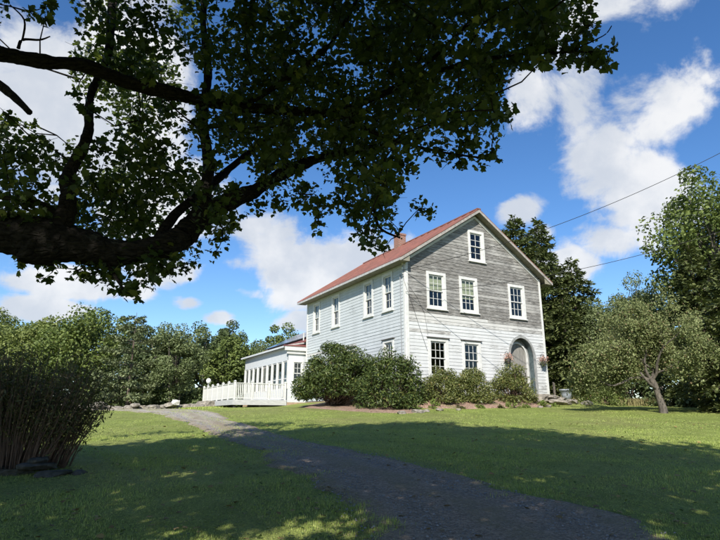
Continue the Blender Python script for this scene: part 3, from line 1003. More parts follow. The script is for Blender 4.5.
# ---------------------------------------------------------------- deck
DKU0, DKU1, DKV1 = -4.33, -1.14, 7.1            # measured from the house corner in u, from the wing front in v
deck = empty('deck', to_world(DKU0, WV, -.4), HYAW)
tag(deck, 'raised grey deck with white baluster railing beside the sunroom', 'deck')
dw, dv_, dz = DKU1 - DKU0, DKV1, .52            # local to the deck corner; deck floor height
for k in range(23):
    a = k * dw / 23
    MB().box((a + .003, -.03, dz - .03), (a + dw / 23 - .003, dv_, dz)).build('plank', M['deck_wood'], deck)
MB().box((-.03, -.045, dz - .30), (dw + .0, -.005, dz - .031)).build('rim_board', M['deck_wood'], deck)
MB().box((-.045, -.004, dz - .30), (-.005, dv_, dz - .031)).build('rim_board', M['deck_wood'], deck)
for (x, y) in [(.12, .15), (1.6, .15), (3.0, .15), (.12, 2.4), (.12, 4.7), (.12, 6.9), (1.6, 3.5), (1.6, 6.5)]:
    MB().box((x - .06, y - .06, -.45), (x + .06, y + .06, dz - .301)).build('support_post', M['deck_dark'], deck)
RT = dz + .93
post_me = MB().box((-.055, -.055, dz + .001), (.055, .055, RT + .06)).mesh('rail_post')
capm = MB().box((-.075, -.075, 0), (.075, .075, .03)).hexa([(-.06, -.06, .03), (.06, -.06, .03), (.06, .06, .03), (-.06, .06, .03), (-.01, -.01, .08), (.01, -.01, .08), (.01, .01, .08), (-.01, .01, .08)]).mesh('post_cap')
posts = [(x, .06) for x in (.06, 1.08, 2.10, dw - .08)] + [(.06, y) for y in (1.25, 2.45, 3.65, 4.85, 6.0, dv_ - .08)]
for x, y in posts:
    p = link('rail_post', post_me, M['rail'], deck, (x, y, 0))
    link('post_cap', capm, M['rail'], p, (0, 0, RT + .061))
bal = MB().box((-.028, -.012, dz + .101), (.028, .012, RT - .041)).mesh('baluster')
bal2 = MB().box((-.012, -.028, dz + .101), (.012, .028, RT - .041)).mesh('baluster')
xs = sorted(x for x, y in posts if abs(y - .06) < .01)
for a, b in zip(xs, xs[1:]):
    MB().box((a + .056, .02, RT - .04), (b - .056, .10, RT)).build('top_rail', M['rail'], deck)
    MB().box((a + .056, .035, dz + .05), (b - .056, .085, dz + .10)).build('bottom_rail', M['rail'], deck)
    n = int((b - a) / .105)
    for k in range(1, n): link('baluster', bal, M['rail'], deck, (a + (b - a) * k / n, .06, 0))
ys = sorted({y for x, y in posts if abs(x - .06) < .01})
for a, b in zip(ys, ys[1:]):
    MB().box((.02, a + .056, RT - .04), (.10, b - .056, RT)).build('top_rail', M['rail'], deck)
    MB().box((.035, a + .056, dz + .05), (.085, b - .056, dz + .10)).build('bottom_rail', M['rail'], deck)
    n = int((b - a) / .105)
    for k in range(1, n): link('baluster', bal2, M['rail'], deck, (.06, a + (b - a) * k / n, 0))

lp = empty('globe_lamp', tuple(to_world(DKU0 + .06, WV + 6.0, -.4 + RT + .14)), HYAW)
tag(lp, 'round white globe lamp on the far railing post of the deck', 'lamp')
MB().lathe([(.001, 0), (.06, 0), (.06, .03), (.03, .05), (.03, .10), (.07, .12), (.001, .12)], 12).build('lamp_base', M['cable_grey'], lp)
MB().lathe([(.06, .12), (.12, .17), (.155, .25), (.16, .29), (.14, .37), (.09, .43), (.03, .455), (.001, .457)], 20).build('globe', M['globe'], lp, True)

# small white steps standing by the deck
st = empty('wooden_steps', (local(DKU0 - .9, WV + 4.0)[0], local(DKU0 - .9, WV + 4.0)[1], gz(*local(DKU0 - .9, WV + 4.0))), HYAW)
tag(st, 'short white wooden steps standing in the grass against the deck', 'steps')
for k in range(2):
    MB().box((.0 + k * .28, .0, .19 + k * .2), (.30 + k * .28, 1.0, .23 + k * .2)).build('tread', M['rail'], st)
for y in (.03, .92):
    MB().hexa([(-.02, y, 0), (.10, y, 0), (.10, y + .04, 0), (-.02, y + .04, 0), (.50, y, .42), (.60, y, .42), (.60, y + .04, .42), (.50, y + .04, .42)]).build('stringer', M['rail'], st)

# ---------------------------------------------------------------- things about the house
def basket(u, label):
    x, y, z = to_world(u, -.24, Z(2.72))
    t = empty('hanging_basket', (x, y, z), HYAW)
    tag(t, label, 'flower basket', 'flower baskets either side of the arched door')
    MB().lathe([(.001, -.16), (.06, -.15), (.12, -.06), (.15, .04), (.155, .06), (.13, .06), (.12, .02), (.001, .02)], 14).build('pot', M['cap_dark'], t)
    MB().tube([(0, .20, .36), (0, .08, .44), (0, 0, .40), (0, 0, .30)], [.012] * 4, 6).build('bracket', M['wire'], t)
    mb = MB()
    for k in range(3):
        a = k * 2.1
        mb.tube([(.14 * math.cos(a), .14 * math.sin(a), .06), (0, 0, .31)], [.004, .004], 4)
    mb.build('hanger', M['wire'], t)
    rg = np.random.default_rng(int(u * 10))
    p = rg.normal(size=(220, 3)) * np.array([.12, .09, .09]) + np.array([0, 0, .13])
    link('blossom', np_mesh('blossom', leaves(rg, p, .07, LEAF_OVAL), 6), M['flower'], t)
    p = rg.normal(size=(120, 3)) * np.array([.11, .09, .10]) + np.array([0, 0, .0])
    link('foliage', np_mesh('foliage', leaves(rg, p, .09, LEAF_LONG, droop=1.0), 6), M['hemlock'], t)


basket(5.80, 'faded pink flower basket on the wall between the arched door and the shrubs')
basket(8.25, 'faded pink flower basket on the wall between the arched door and the corner board')

# planter tub and weathered post by the right corner
x, y = local(9.2, -.65)
t = empty('planter_tub', (x, y, gz(x, y)), 0)
tag(t, 'grey round planter tub beside the stone step', 'planter')
MB().lathe([(.001, 0), (.21, 0), (.25, .25), (.29, .44), (.33, .45), (.33, .52), (.28, .52), (.26, .42), (.001, .42)], 20).build('tub', m_plain('grey tub', (.30, .33, .37), (.2, .22, .25), 5, .6, .2), t, True)
MB().lathe([(.001, .423), (.259, .423)], 20).build('soil', M['deck_dark'], t)
rg = np.random.default_rng(8)
p = rg.normal(size=(160, 3)) * np.array([.13, .13, .05]) + np.array([0, 0, .48])
link('foliage', np_mesh('foliage', leaves(rg, p, .10, LEAF_LONG), 6), M['knot_leaf'], t)
x, y = local(8.95, -.12)
t = MB().hexa([(-.05, -.05, -.1), (.05, -.05, -.1), (.05, .05, -.1), (-.05, .05, -.1), (-.04, -.045, .82), (.05, -.04, .80), (.045, .045, .86), (-.045, .04, .88)]).build('wooden_post', M['bark_pale'])
t.location = (x, y, gz(x, y))
tag(t, 'short weathered wooden post between the house corner and the planter tub', 'post')


def rock_mesh(seed, sx, sy, sz):
    bm = bmesh.new()
    bmesh.ops.create_icosphere(bm, subdivisions=3, radius=1.0)
    rg = random.Random(seed)
    planes = [(Vector((rg.gauss(0, 1), rg.gauss(0, 1), rg.gauss(0, 1))).normalized(), rg.uniform(.55, .8)) for _ in range(11)]
    planes += [(Vector((rg.uniform(-.15, .15), rg.uniform(-.15, .15), 1)).normalized(), .55), (Vector((0, 0, -1)), .5)]
    for v in bm.verts:
        for n, d in planes:
            e = v.co.dot(n) - d
            if e > 0: v.co -= n * e
        v.co += Vector((rg.gauss(0, 1), rg.gauss(0, 1), rg.gauss(0, 1))) * .03
        v.co.x *= sx * 1.2; v.co.y *= sy * 1.2; v.co.z *= sz * 1.6
    me = bpy.data.meshes.new('rock')
    bm.to_mesh(me)
    bm.free()
    return me


def rock(name, x, y, z, s, seed, mat, rz, label, cat='stone', group=None):
    o = link(name, rock_mesh(seed, *s), mat)
    o.location = (x, y, z)
    o.rotation_euler = (random.Random(seed).uniform(-.08, .08), random.Random(seed + 1).uniform(-.08, .08), rz)
    return tag(o, label, cat, group)


# stone step at the door: slabs and boulders
G = 'stones piled as the doorstep'
def lrock(u, v, dz, s, seed, label, rz=0.0, mat='stone', group=G):
    x, y = local(u, v)
    return rock('fieldstone', x, y, gz(x, y) + dz, s, seed, M[mat], HYAW + rz, label, 'stone', group)


lrock(7.3, -.75, .10, (.95, .55, .12), 21, 'broad flat slab directly before the arched door')
lrock(7.35, -1.75, .06, (.62, .36, .13), 22, 'wide thick slab at the front edge of the doorstep', .05)
lrock(8.45, -1.6, .05, (.40, .32, .14), 23, 'grey rounded stone at the planter end of the doorstep', .3)
lrock(6.35, -1.45, .13, (.50, .38, .20), 24, 'blocky tan stone at the shrub end of the doorstep', -.3)
lrock(7.25, -1.3, .20, (.40, .26, .09), 25, 'small pale slab lying on top of the doorstep pile', .2)
lrock(8.1, -1.1, .10, (.45, .32, .10), 26, 'flat stone on the doorstep beside the corner board', -.15)
lrock(6.75, -.55, .22, (.30, .24, .14), 27, 'squat tan stone beside the door threshold', .6)
lrock(9.0, -1.95, .05, (.42, .30, .12), 28, 'low stone sunk in the grass by the planter tub', .6)
for i, (u, v, s) in enumerate([(-.3, -2.55, .20), (.5, -2.75, .16), (5.1, -2.65, .18), (5.75, -2.5, .22), (-1.6, -3.0, .30), (-2.4, -3.05, .24), (-1.1, -2.75, .22)]):
    lrock(u, v, .02, (s * .8, s * .6, s * .35), 40 + i, 'small rounded edging stone along the planting bed', i * .7, group='edging stones of the planting bed')

# low stone wall where the drive ends
rg_ = random.Random(77)
for k in range(20):
    t = k / 19
    x, y = -16.8 + 8.6 * t, 31.5 + 3.4 * t + rg_.uniform(-.3, .3)
    s = rg_.uniform(.20, .38)
    rock('wall_stone', x, y, gz(x, y) + .08 + (.0 if k % 4 else .16), (s * 1.35, s, s * .55), 100 + k, M['stone'], rg_.uniform(-.4, .4),
         'grey fieldstone in the low tumbled wall at the end of the drive', 'stone', 'stones of the low wall by the drive')
x, y = -11.0, 33.3
rock('wall_stone', x, y, gz(x, y) + .35, (.27, .22, .18), 140, m_plain('pale granite', (.55, .53, .49), (.4, .39, .36), 5, .85, .5), .4, 'pale boulder sitting up on the low tumbled wall', 'stone', 'stones of the low wall by the drive')
# stones heaped at the foot of the tall stemmy shrub
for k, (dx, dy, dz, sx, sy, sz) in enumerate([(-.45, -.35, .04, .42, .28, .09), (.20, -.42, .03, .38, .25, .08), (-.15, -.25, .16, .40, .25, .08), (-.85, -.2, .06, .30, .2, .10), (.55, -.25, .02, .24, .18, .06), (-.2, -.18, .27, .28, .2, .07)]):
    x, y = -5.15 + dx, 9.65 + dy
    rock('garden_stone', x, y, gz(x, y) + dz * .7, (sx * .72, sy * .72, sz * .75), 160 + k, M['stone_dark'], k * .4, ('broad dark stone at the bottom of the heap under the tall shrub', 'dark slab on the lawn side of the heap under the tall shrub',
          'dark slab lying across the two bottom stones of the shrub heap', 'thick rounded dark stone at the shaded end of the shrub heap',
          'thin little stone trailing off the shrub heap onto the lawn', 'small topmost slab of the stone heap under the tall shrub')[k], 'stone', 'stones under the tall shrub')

# ---------------------------------------------------------------- vegetation builders
def unit(rg, n):
    d = rg.normal(size=(n, 3))
    return d / np.linalg.norm(d, axis=1, keepdims=True)


def clump_points(rg, centers, radii, per):
    k = len(centers)
    idx = np.repeat(np.arange(k), per)
    d = unit(rg, k * per)
    r = rg.uniform(.35, 1.0, size=(k * per, 1)) ** .55
    return centers[idx] + d * r * radii[idx][:, None] * np.array([1, 1, .78]), d


def branch_to(mb, a, b, r0, r1, rg, n=5, sides=5, bow=.12):
    a, b = np.array(a, float), np.array(b, float)
    ln = np.linalg.norm(b - a)
    off = rg.normal(size=3) * bow * ln
    off[2] = abs(off[2]) * .6
    pts = [a + (b - a) * t + off * math.sin(math.pi * t) * .6 + rg.normal(size=3) * ln * .012 * (0 < t < 1) for t in np.linspace(0, 1, n)]
    mb.tube(pts, list(np.linspace(r0, r1, n)), sides, False)


def deciduous(name, label, cat, x, y, H, rx, leafmat, seed, n=9000, leaf=.22, bark='bark_grey', base=.15, tr=None, group=None, clumps=46, lean=0.0, trunks=1, top=.55, fill=1.0):
    rg = np.random.default_rng(seed)
    t = empty(name, (x, y, gz(x, y) - .05))
    tag(t, label, cat, group)
    tr = tr or H * .022
    zc0, zc1 = H * base, H
    zc, rz = (zc0 + zc1) / 2, (zc1 - zc0) / 2
    d = unit(rg, clumps)
    d[:, 2] = np.clip(d[:, 2] * 1.05, -1, 1)
    rad = rg.uniform(.30, .93, size=(clumps, 1)) ** .7
    wob = 1 + .22 * np.sin(np.arctan2(d[:, 1], d[:, 0]) * 3 + rg.uniform(0, 6)) [:, None] * .6 + rg.normal(0, .07, size=(clumps, 1))
    c = d * rad * wob * np.array([rx * .86, rx * .86, rz * .86])
    c[:, 2] += zc
    c[:, 0] += lean * (c[:, 2] / H) ** 1.5 * H
    cr = rg.uniform(.16, .30, clumps) * rx * fill
    leaf *= .83
    per = max(20, int(n * 1.3) // clumps)
    p, o = clump_points(rg, c, cr, per)
    link('crown', np_mesh('crown', leaves(rg, p, leaf, LEAF_QUAD, out=o * .9, up=.6), 4), leafmat, t)
    mb = MB()
    for q in range(trunks):
        fx, fy = (rg.normal(0, .25, 2) if trunks > 1 else (0, 0))
        tp = [(fx, fy, -.3)] + [(fx + lean * H * (s ** 1.5) + rg.normal(0, .03) * H * .1 + fx * s * 2, fy + rg.normal(0, .03) * H * .1 + fy * s * 2, H * s) for s in (.12, .25, .4, top, .8)]
        mb.tube(tp, [tr * 1.35, tr, tr * .85, tr * .7, tr * .45, tr * .12], 9, False)
    for k in range(clumps):
        s = float(np.clip(c[k, 2] / H * rg.uniform(.45, .75), .1, top + .15))
        a = (lean * H * s ** 1.5, 0, H * s)
        branch_to(mb, a, c[k], tr * .32, tr * .05, rg)
    mb.build('trunk', M[bark], t, True)
    return t


def conifer(name, label, cat, x, y, H, rb, leafmat, seed, step=.38, nb=9, leaf=.30, droop=.35, base=.04, bark='bark_brown', group=None, power=.85, gap=0.0, dens=16, tuft=.5, crownless=0.0, flat=1.0):
    rg = np.random.default_rng(seed)
    t = empty(name, (x, y, gz(x, y) - .05))
    tag(t, label, cat, group)
    mb = MB()
    mb.tube([(0, 0, -.3), (.02, 0, H * .3), (0, .03, H * .65), (0, 0, H * .99)], [H * .018, H * .014, H * .008, .012], 8, False)
    P, AX = [], []
    z = H * base + .2
    while z < H * .985:
        s = z / H
        r0 = rb * (1 - s) ** power * rg.uniform(.82, 1.12) + .10
        k = max(4, int(nb * (.75 + .5 * (1 - s))))
        a0 = rg.uniform(0, 6.28)
        for j in range(k):
            if rg.random() < gap: continue
            a = a0 + j * 6.283 / k + rg.normal(0, .22)
            r = r0 * rg.uniform(.55, 1.12)
            dirv = np.array([math.cos(a), math.sin(a), 0])
            zj = z + rg.uniform(-.5, .5) * step * flat
            rise = .25 * r * (s - .35)
            q = np.linspace(.12, 1, 5)
            mb_pts = [dirv * r * w + np.array([0, 0, zj + rise * w - droop * r * w * w * .6 + tuft * .12 * r * w ** 4]) for w in np.linspace(0, 1, 3)]
            mb.tube(mb_pts, [max(.012, r * .012), .008, .004], 3, False)
            m_ = max(10, int(dens * 2.3 * r))
            w = rg.uniform(.12 + crownless, 1.0, m_) ** .75
            side = rg.normal(0, .16, m_) * r * (1.15 - w)
            per = np.array([-math.sin(a), math.cos(a), 0])
            pz = zj + rise * w - droop * r * w * w * .6 + tuft * .12 * r * w ** 4
            pp = dirv[None] * (r * w)[:, None] + per[None] * side[:, None]
            pp[:, 2] = pz + rg.normal(0, .05, m_) * (1 + r * .3)
            P.append(pp)
            AX.append(np.repeat((dirv + np.array([0, 0, -.25 * droop]))[None], m_, 0) + per[None] * (np.sign(side) * rg.uniform(.2, .9, m_))[:, None])
        z += step * rg.uniform(.8, 1.25)
    P, AX = np.concatenate(P), np.concatenate(AX)
    link('crown', np_mesh('crown', leaves(rg, P, leaf, LEAF_NEEDLE, up=1.0, droop=.15, rand=.55, axis=AX), 4), leafmat, t)
    mb.build('trunk', M[bark], t, True)
    return t


def shrub(name, label, cat, x, y, rx, ry, H, leafmat, seed, n=7000, leaf=.11, shape=LEAF_SLIM, base=.0, clumps=60, group=None, rz=0.0, zoff=0.0, stemmat='stem', cs=.24):
    rg = np.random.default_rng(seed)
    t = empty(name, (x, y, gz(x, y) - .03 + zoff), rz)
    tag(t, label, cat, group)
    d = unit(rg, clumps)
    d[:, 2] = np.abs(d[:, 2]) * 1.1 - .12
    rad = rg.uniform(.45, .92, size=(clumps, 1)) ** .6
    c = d * rad * np.array([rx * .88, ry * .88, (H - base) * .86])
    c[:, 2] = np.maximum(c[:, 2], .06 * H) + base
    cr = rg.uniform(.7, 1.25, clumps) * cs * min(rx, ry, H)
    p, o = clump_points(rg, c, cr, max(10, n // clumps))
    p[:, 2] = np.maximum(p[:, 2], .03 + base * .6)
    link('crown', np_mesh('crown', leaves(rg, p, leaf, shape, out=o * .8, up=.7, droop=.35), 4), leafmat, t)
    mb = MB()
    for k in range(clumps):
        branch_to(mb, (rg.normal(0, .08 * rx), rg.normal(0, .08 * ry), -.1), c[k], .028, .006, rg, 4, 4, .1)
    mb.build('trunk', M[stemmat], t, True)
    return t


# ---------------------------------------------------------------- shrubs by the house
def lshrub(u, v, *a, **k):
    x, y = local(u, v)
    return x, y


x, y = local(-1.9, 3.0)
shrub('rhododendron', 'huge dark spreading rhododendron beside the pale clapboard side wall', 'shrub', x, y, 1.9, 3.3, 3.35, M['rhodo'], 31, 24000, .16, base=.28, clumps=130, rz=HYAW, cs=.22, zoff=.25)
x, y = local(-1.45, -.75)
shrub('rhododendron', 'rounded bright-lit rhododendron at the near corner of the house', 'shrub', x, y, 1.7, 1.8, 2.7, M['rhodo'], 32, 13000, .15, base=.0, clumps=80, rz=HYAW, cs=.24, zoff=.05)
x, y = local(.75, -1.45)
shrub('andromeda_bush', 'olive green bush under the lower window nearest the corner', 'shrub', x, y, 1.15, .9, 2.0, M['pieris'], 33, 10500, .11, clumps=80, rz=HYAW, cs=.30)
x, y = local(2.35, -1.45)
shrub('andromeda_bush', 'olive green bush under the lower window nearer the door', 'shrub', x, y, 1.1, .85, 1.92, M['pieris'], 34, 10500, .11, clumps=80, rz=HYAW, cs=.30)
x, y = local(4.75, -1.4)
shrub('andromeda_bush', 'domed dense olive bush beside the arched door', 'shrub', x, y, 1.3, 1.0, 2.1, M['pieris'], 35, 12000, .11, clumps=95, rz=HYAW, cs=.28)
G = 'low leafy plants in the planting bed'
for i, (u, v, r, h, m_) in enumerate([(-.15, -2.0, .38, .40, 'weed'), (.9, -2.35, .22, .16, 'knot_leaf'), (1.8, -2.45, .25, .2, 'weed'), (3.6, -2.45, .45, .32, 'weed'), (4.3, -2.55, .3, .22, 'weed'), (5.6, -2.3, .4, .32, 'weed'), (6.3, -2.35, .28, .24, 'weed'), (2.9, -2.5, .2, .15, 'knot_leaf')]):
    x, y = local(u, v)
    shrub('bedding_plant', ('leafy green tuft between the rounded rhododendron and the olive bush', 'tiny dull sprout before the olive bush nearest the corner',
          'small green tuft before the gap of the two olive bushes', 'wide low weedy patch before the domed olive bush, shrub side',
          'low weedy tuft in the middle before the domed olive bush', 'broad weedy tuft between domed bush and doorstep stones',
          'small green tuft touching the doorstep stones', 'tiny dull sprout before the olive bush nearer the door')[i], 'plant', x, y, r, r * .8, h, M[m_], 300 + i, 260, .11, clumps=10, group=G)
x, y = local(11.3, -1.2)
shrub('garden_bush', 'small dark bush on the lawn between planter tub and apple tree', 'shrub', x, y, .95, .8, 1.05, M['oak_green'], 37, 3500, .12, clumps=40)
x, y = local(10.35, -.9)
shrub('garden_bush', 'narrow bright green weedy bush right beside the planter tub', 'shrub', x, y, .45, .45, .95, M['weed'], 38, 1100, .11, clumps=18)


def tall_grass(name, label, x, y, rx, ry, H, n, seed, mat):
    rg = np.random.default_rng(seed)
    px, py = rg.normal(0, rx * .5, n), rg.normal(0, ry * .5, n)
    h = H * rg.uniform(.5, 1.1, n)
    a = rg.uniform(0, 6.28, n)
    ln = rg.uniform(.05, .35, n) * h
    w = .012
    b = np.stack([px, py, ground(x + px, y + py) - gz(x, y) - .02], -1)
    tdir = np.stack([np.cos(a), np.sin(a), 0 * a], -1)
    per = np.stack([-np.sin(a), np.cos(a), 0 * a], -1) * w
    up = np.array([0, 0, 1.0])
    mid = b + tdir * (ln * .3)[:, None] + up * (h * .6)[:, None]
    tip = b + tdir * ln[:, None] + up * h[:, None]
    v = np.stack([b - per, b + per, mid + per * .8, tip, mid - per * .8], 1)
    o = link(name, np_mesh(name, v, 5), mat)
    o.location = (x, y, gz(x, y))
    return tag(o, label, 'grass', kind='stuff')


x, y = local(13.2, -.8)
tall_grass('tall_grass', 'dry straw-coloured tall grass behind the apple tree', x, y, 2.8, 1.3, .42, 3500, 41, M['straw'])
tall_grass('tall_grass', 'unmown green grass fringe along the deck', *local(-4.9, 13.8), .8, 3.6, .12, 5000, 42, M['blade'])

# ---------------------------------------------------------------- tall stemmy shrub in the left foreground
rg = np.random.default_rng(51)
kx, ky = -5.95, 9.95
t = empty('tall_shrub', (kx, ky, gz(kx, ky) - .03))
tag(t, 'tall dark shrub of many thin upright stems with leafy tops, stones at its foot', 'shrub')
mb = MB()
LP, LA = [], []
for k in range(640):
    a, r = rg.uniform(0, 6.283), math.sqrt(rg.random())
    bx, by = .95 * r * math.cos(a) - .1, .55 * r * math.sin(a)
    h = 2.12 * rg.uniform(.72, 1.06) * (1 - .18 * r * r)
    lx, ly = (math.cos(a) * r * .62 + rg.normal(0, .14)), math.sin(a) * r * .35 + rg.normal(0, .10)
    if math.cos(a) > .35 and rg.random() < .5: h *= rg.uniform(.55, .9)
    pts = [np.array([bx + lx * s ** 1.4 + .02 * math.sin(5 * s + a * 3), by + ly * s ** 1.4, h * s - .05]) for s in np.linspace(0, 1, 6)]
    mb.tube(pts, list(np.linspace(.0085, .003, 6)), 3, False)
    for q in range(int(rg.integers(15, 32))):
        s = rg.uniform(.16, 1.04) ** .50
        i = min(int(s * 5), 4)
        p0 = pts[i] + (pts[min(i + 1, 5)] - pts[i]) * (s * 5 - i)
        LP.append(p0 + rg.normal(0, .055, 3))
LP = np.array(LP)
link('crown', np_mesh('crown', leaves(rg, LP, .085, LEAF_SLIM, up=.4, droop=.5), 4), M['knot_leaf'], t)
mb.build('stems', M['stem'], t)

# ---------------------------------------------------------------- trees
WOOD = 'trees at the wood edge beyond the drive'
deciduous('maple_tree', 'broad round dark green tree at the wood edge behind the tall shrub', 'tree', -20.6, 40, 7.9, 3.9, M['oak_green'], 61, 15000, .24, base=.05, group=WOOD, clumps=90)
conifer('white_pine', 'pine with flat airy tiers of blue-green needles behind the stone wall', 'tree', -15.4, 36.8, 6.6, 2.9, M['pine'], 62, step=.72, nb=10, leaf=.24, droop=.05, base=.10, group=WOOD, power=.50, gap=.06, dens=42, tuft=.8, crownless=.25, flat=.35)
deciduous('birch_tree', 'pale feathery tree with slim light trunks at the end of the stone wall', 'tree', -12.6, 37.6, 6.2, 2.2, M['pale_green'], 63, 11000, .17, bark='bark_pale', base=.06, tr=.07, group=WOOD, clumps=70, trunks=4)
deciduous('ash_tree', 'loose light green tree at the far left of the wood edge', 'tree', -29.4, 46, 7.8, 4.6, M['light_green'], 64, 12000, .25, base=.04, group=WOOD, clumps=80)
deciduous('ash_tree', 'taller yellow-green tree rising behind the loose light green one', 'tree', -35.5, 51, 10.0, 3.9, M['light_green'], 65, 11000, .26, base=.05, group=WOOD, clumps=70)
deciduous('wood_tree', 'light green tree between the far left ash and the dark round tree', 'tree', -25.0, 43, 7.5, 3.2, M['light_green'], 66, 9000, .25, base=.04, group=WOOD, clumps=60)
deciduous('wood_tree', 'grey-green tree showing over the top of the airy pine', 'tree', -19.4, 50, 8.5, 3.6, M['dark_green'], 67, 10000, .26, base=.04, group=WOOD, clumps=70)
deciduous('wood_tree', 'dark tree just left of the white deck, behind the pale birch', 'tree', -14.4, 51, 7.9, 3.2, M['dark_green'], 68, 9000, .26, base=.04, group=WOOD, clumps=60)
deciduous('wood_tree', 'mid green tree standing behind the globe lamp of the deck', 'tree', -10.8, 44, 6.2, 2.3, M['oak_green'], 69, 9000, .22, base=.03, group=WOOD, clumps=60)
deciduous('wood_tree', 'dark pointed tree behind the deck railing', 'tree', -12.2, 50, 8.0, 2.3, M['dark_green'], 70, 8000, .24, base=.03, group=WOOD, clumps=55)
deciduous('wood_tree', 'bushy tree behind the far end of the sunroom', 'tree', -8.6, 47, 5.9, 2.3, M['oak_green'], 71, 7000, .24, base=.03, group=WOOD, clumps=55)
deciduous('wood_tree', 'sparse twiggy tree showing thin against the sky behind the sunroom', 'tree', -9.5, 54, 7.3, 1.8, M['pale_green'], 72, 1800, .20, base=.1, group=WOOD, clumps=40, fill=1.3)
deciduous('wood_tree', 'round dark tree over the solar panels', 'tree', -7.9, 57, 9.0, 3.0, M['oak_green'], 73, 9000, .26, base=.03, group=WOOD, clumps=60)
deciduous('wood_tree', 'small round tree top between solar panels and house wall', 'tree', -5.6, 62, 8.9, 1.9, M['oak_green'], 74, 5000, .26, base=.05, group=WOOD, clumps=40)
for i, (x, y, H, rx, m_) in enumerate([(-44, 56, 11, 4.5, 'dark_green'), (-28, 62, 10.5, 4.6, 'dark_green'), (-22.5, 64, 10.0, 4.2, 'oak_green'), (-17, 66, 10.0, 4.0, 'dark_green'), (-3, 66, 9, 3.6, 'oak_green'), (-12, 66, 9.2, 3.8, 'dark_green'), (-38, 66, 12, 5, 'oak_green')]):
    deciduous('wood_tree', 'tree deep in the wood, partly hidden by the trees before it', 'tree', x, y, H, rx, M[m_], 80 + i, 5000, .34, base=.02, group='trees deep in the wood', clumps=60)
for i, (x, y, rx, H) in enumerate([(-18.5, 40.0, 1.8, 2.6), (-13.9, 39.6, 2.0, 2.6), (-17.0, 41.5, 2.2, 3.2), (-23, 38.5, 2.4, 2.8), (-11.2, 38.8, 1.5, 1.9), (-14.8, 43.5, 2.6, 3.6), (-9.8, 41.8, 1.8, 2.6), (-27, 41, 2.8, 3.4), (-20, 43, 2.5, 3.0)]):
    shrub('undergrowth_bush', 'dark undergrowth bush below the trees of the wood edge', 'shrub', x, y, rx, rx, H, M['dark_green'], 120 + i, 2600, .22, LEAF_QUAD, clumps=36, group='undergrowth at the wood edge')

G = 'trees right of the house'
conifer('spruce_tree', 'tall dark spruce rising close behind the gable', 'tree', 11.0, 36.2, 13.3, 4.1, M['spruce'], 201, step=.42, nb=12, leaf=.30, droop=.35, group=G, dens=24, power=.75)
conifer('spruce_tree', 'second tall spruce, a little clear of the gable', 'tree', 13.4, 38.5, 13.9, 4.0, M['spruce'], 202, step=.42, nb=12, leaf=.30, droop=.35, group=G, dens=24, power=.75)
conifer('spruce_tree', 'shorter dark spruce between the tall pair and the pale spruce', 'tree', 14.9, 36.8, 10.2, 3.2, M['spruce'], 203, step=.42, nb=11, leaf=.30, droop=.4, group=G, dens=24, power=.7)
deciduous('larch_tree', 'pale feathery grey-green tree behind the apple tree, next to the dark spruces', 'tree', 16.2, 34.0, 7.9, 2.3, M['pale_green'], 204, 12000, .16, base=.04, group=G, clumps=90, fill=1.15)
deciduous('larch_tree', 'taller pale feathery tree between the apple tree and the big leafy one', 'tree', 18.6, 36.0, 9.1, 2.5, M['pale_green'], 205, 13000, .17, base=.04, group=G, clumps=100, fill=1.1)
conifer('spruce_tree', 'low dark spruce beside the house wall behind the planter tub', 'tree', 12.6, 33.0, 6.6, 2.3, M['hemlock'], 206, step=.36, nb=10, leaf=.32, droop=.4, group=G, dens=18)
deciduous('maple_tree', 'big bright leafy tree towering over the apple tree', 'tree', 20.2, 29.6, 13.9, 4.6, M['oak_green'], 207, 22000, .24, base=.10, clumps=120, group=G, lean=.02)
deciduous('maple_tree', 'leafy tree crowding against the big bright one', 'tree', 24.2, 28.0, 11.8, 3.8, M['oak_green'], 208, 14000, .24, base=.08, clumps=90, group=G)
conifer('hemlock_tree', 'dark drooping hemlock reaching the lawn beside the apple tree', 'tree', 14.6, 20.6, 6.6, 2.9, M['hemlock'], 209, step=.30, nb=13, leaf=.22, droop=.55, base=.0, group=G, dens=30)
conifer('hemlock_tree', 'dark hemlock standing behind the apple tree trunk', 'tree', 17.2, 27.0, 8.4, 3.0, M['hemlock'], 210, step=.34, nb=12, leaf=.28, droop=.5, base=.0, group=G, dens=22)
for i, (x, y, rx, H, m_) in enumerate([(14.5, 30.5, 2.0, 3.2, 'dark_green'), (16.5, 31.5, 2.2, 3.6, 'dark_green'), (19.0, 27.5, 2.2, 3.0, 'dark_green'), (13.0, 29.6, 1.2, 1.4, 'oak_green'), (15.6, 24.5, 1.5, 1.7, 'dark_green')]):
    shrub('undergrowth_bush', ('dark bush in the thicket right of the low dark spruce', 'tall dark bush in the thicket between spruce and hemlock', 'dark bush at the foot of the big bright leafy tree',
          'small green bush on the grass behind the planter tub', 'low dark bush between the apple trunk and the hemlocks')[i], 'shrub', x, y, rx, rx, H, M[m_], 140 + i, 3200, .18, LEAF_QUAD, clumps=40, group='bushes in the thicket')
for i, (x, y, H, rx) in enumerate([(24, 44, 10, 4), (30, 40, 12, 4.5), (19, 46, 9, 4), (9, 52, 10, 4), (3, 60, 9.5, 4)]):
    deciduous('wood_tree', 'tree in the background wood beyond the house', 'tree', x, y, H, rx, M['dark_green'], 150 + i, 6000, .32, base=.02, group='trees beyond the house', clumps=55)

# gnarled apple tree: real forking limbs with a thin dusty crown
rg = np.random.default_rng(211)
ax, ay = 11.2, 20.6
t = empty('apple_tree', (ax, ay, gz(ax, ay) - .05))
tag(t, 'gnarled old apple tree with twiggy spreading crown and crooked trunk', 'tree')
mb = MB()
tips = []


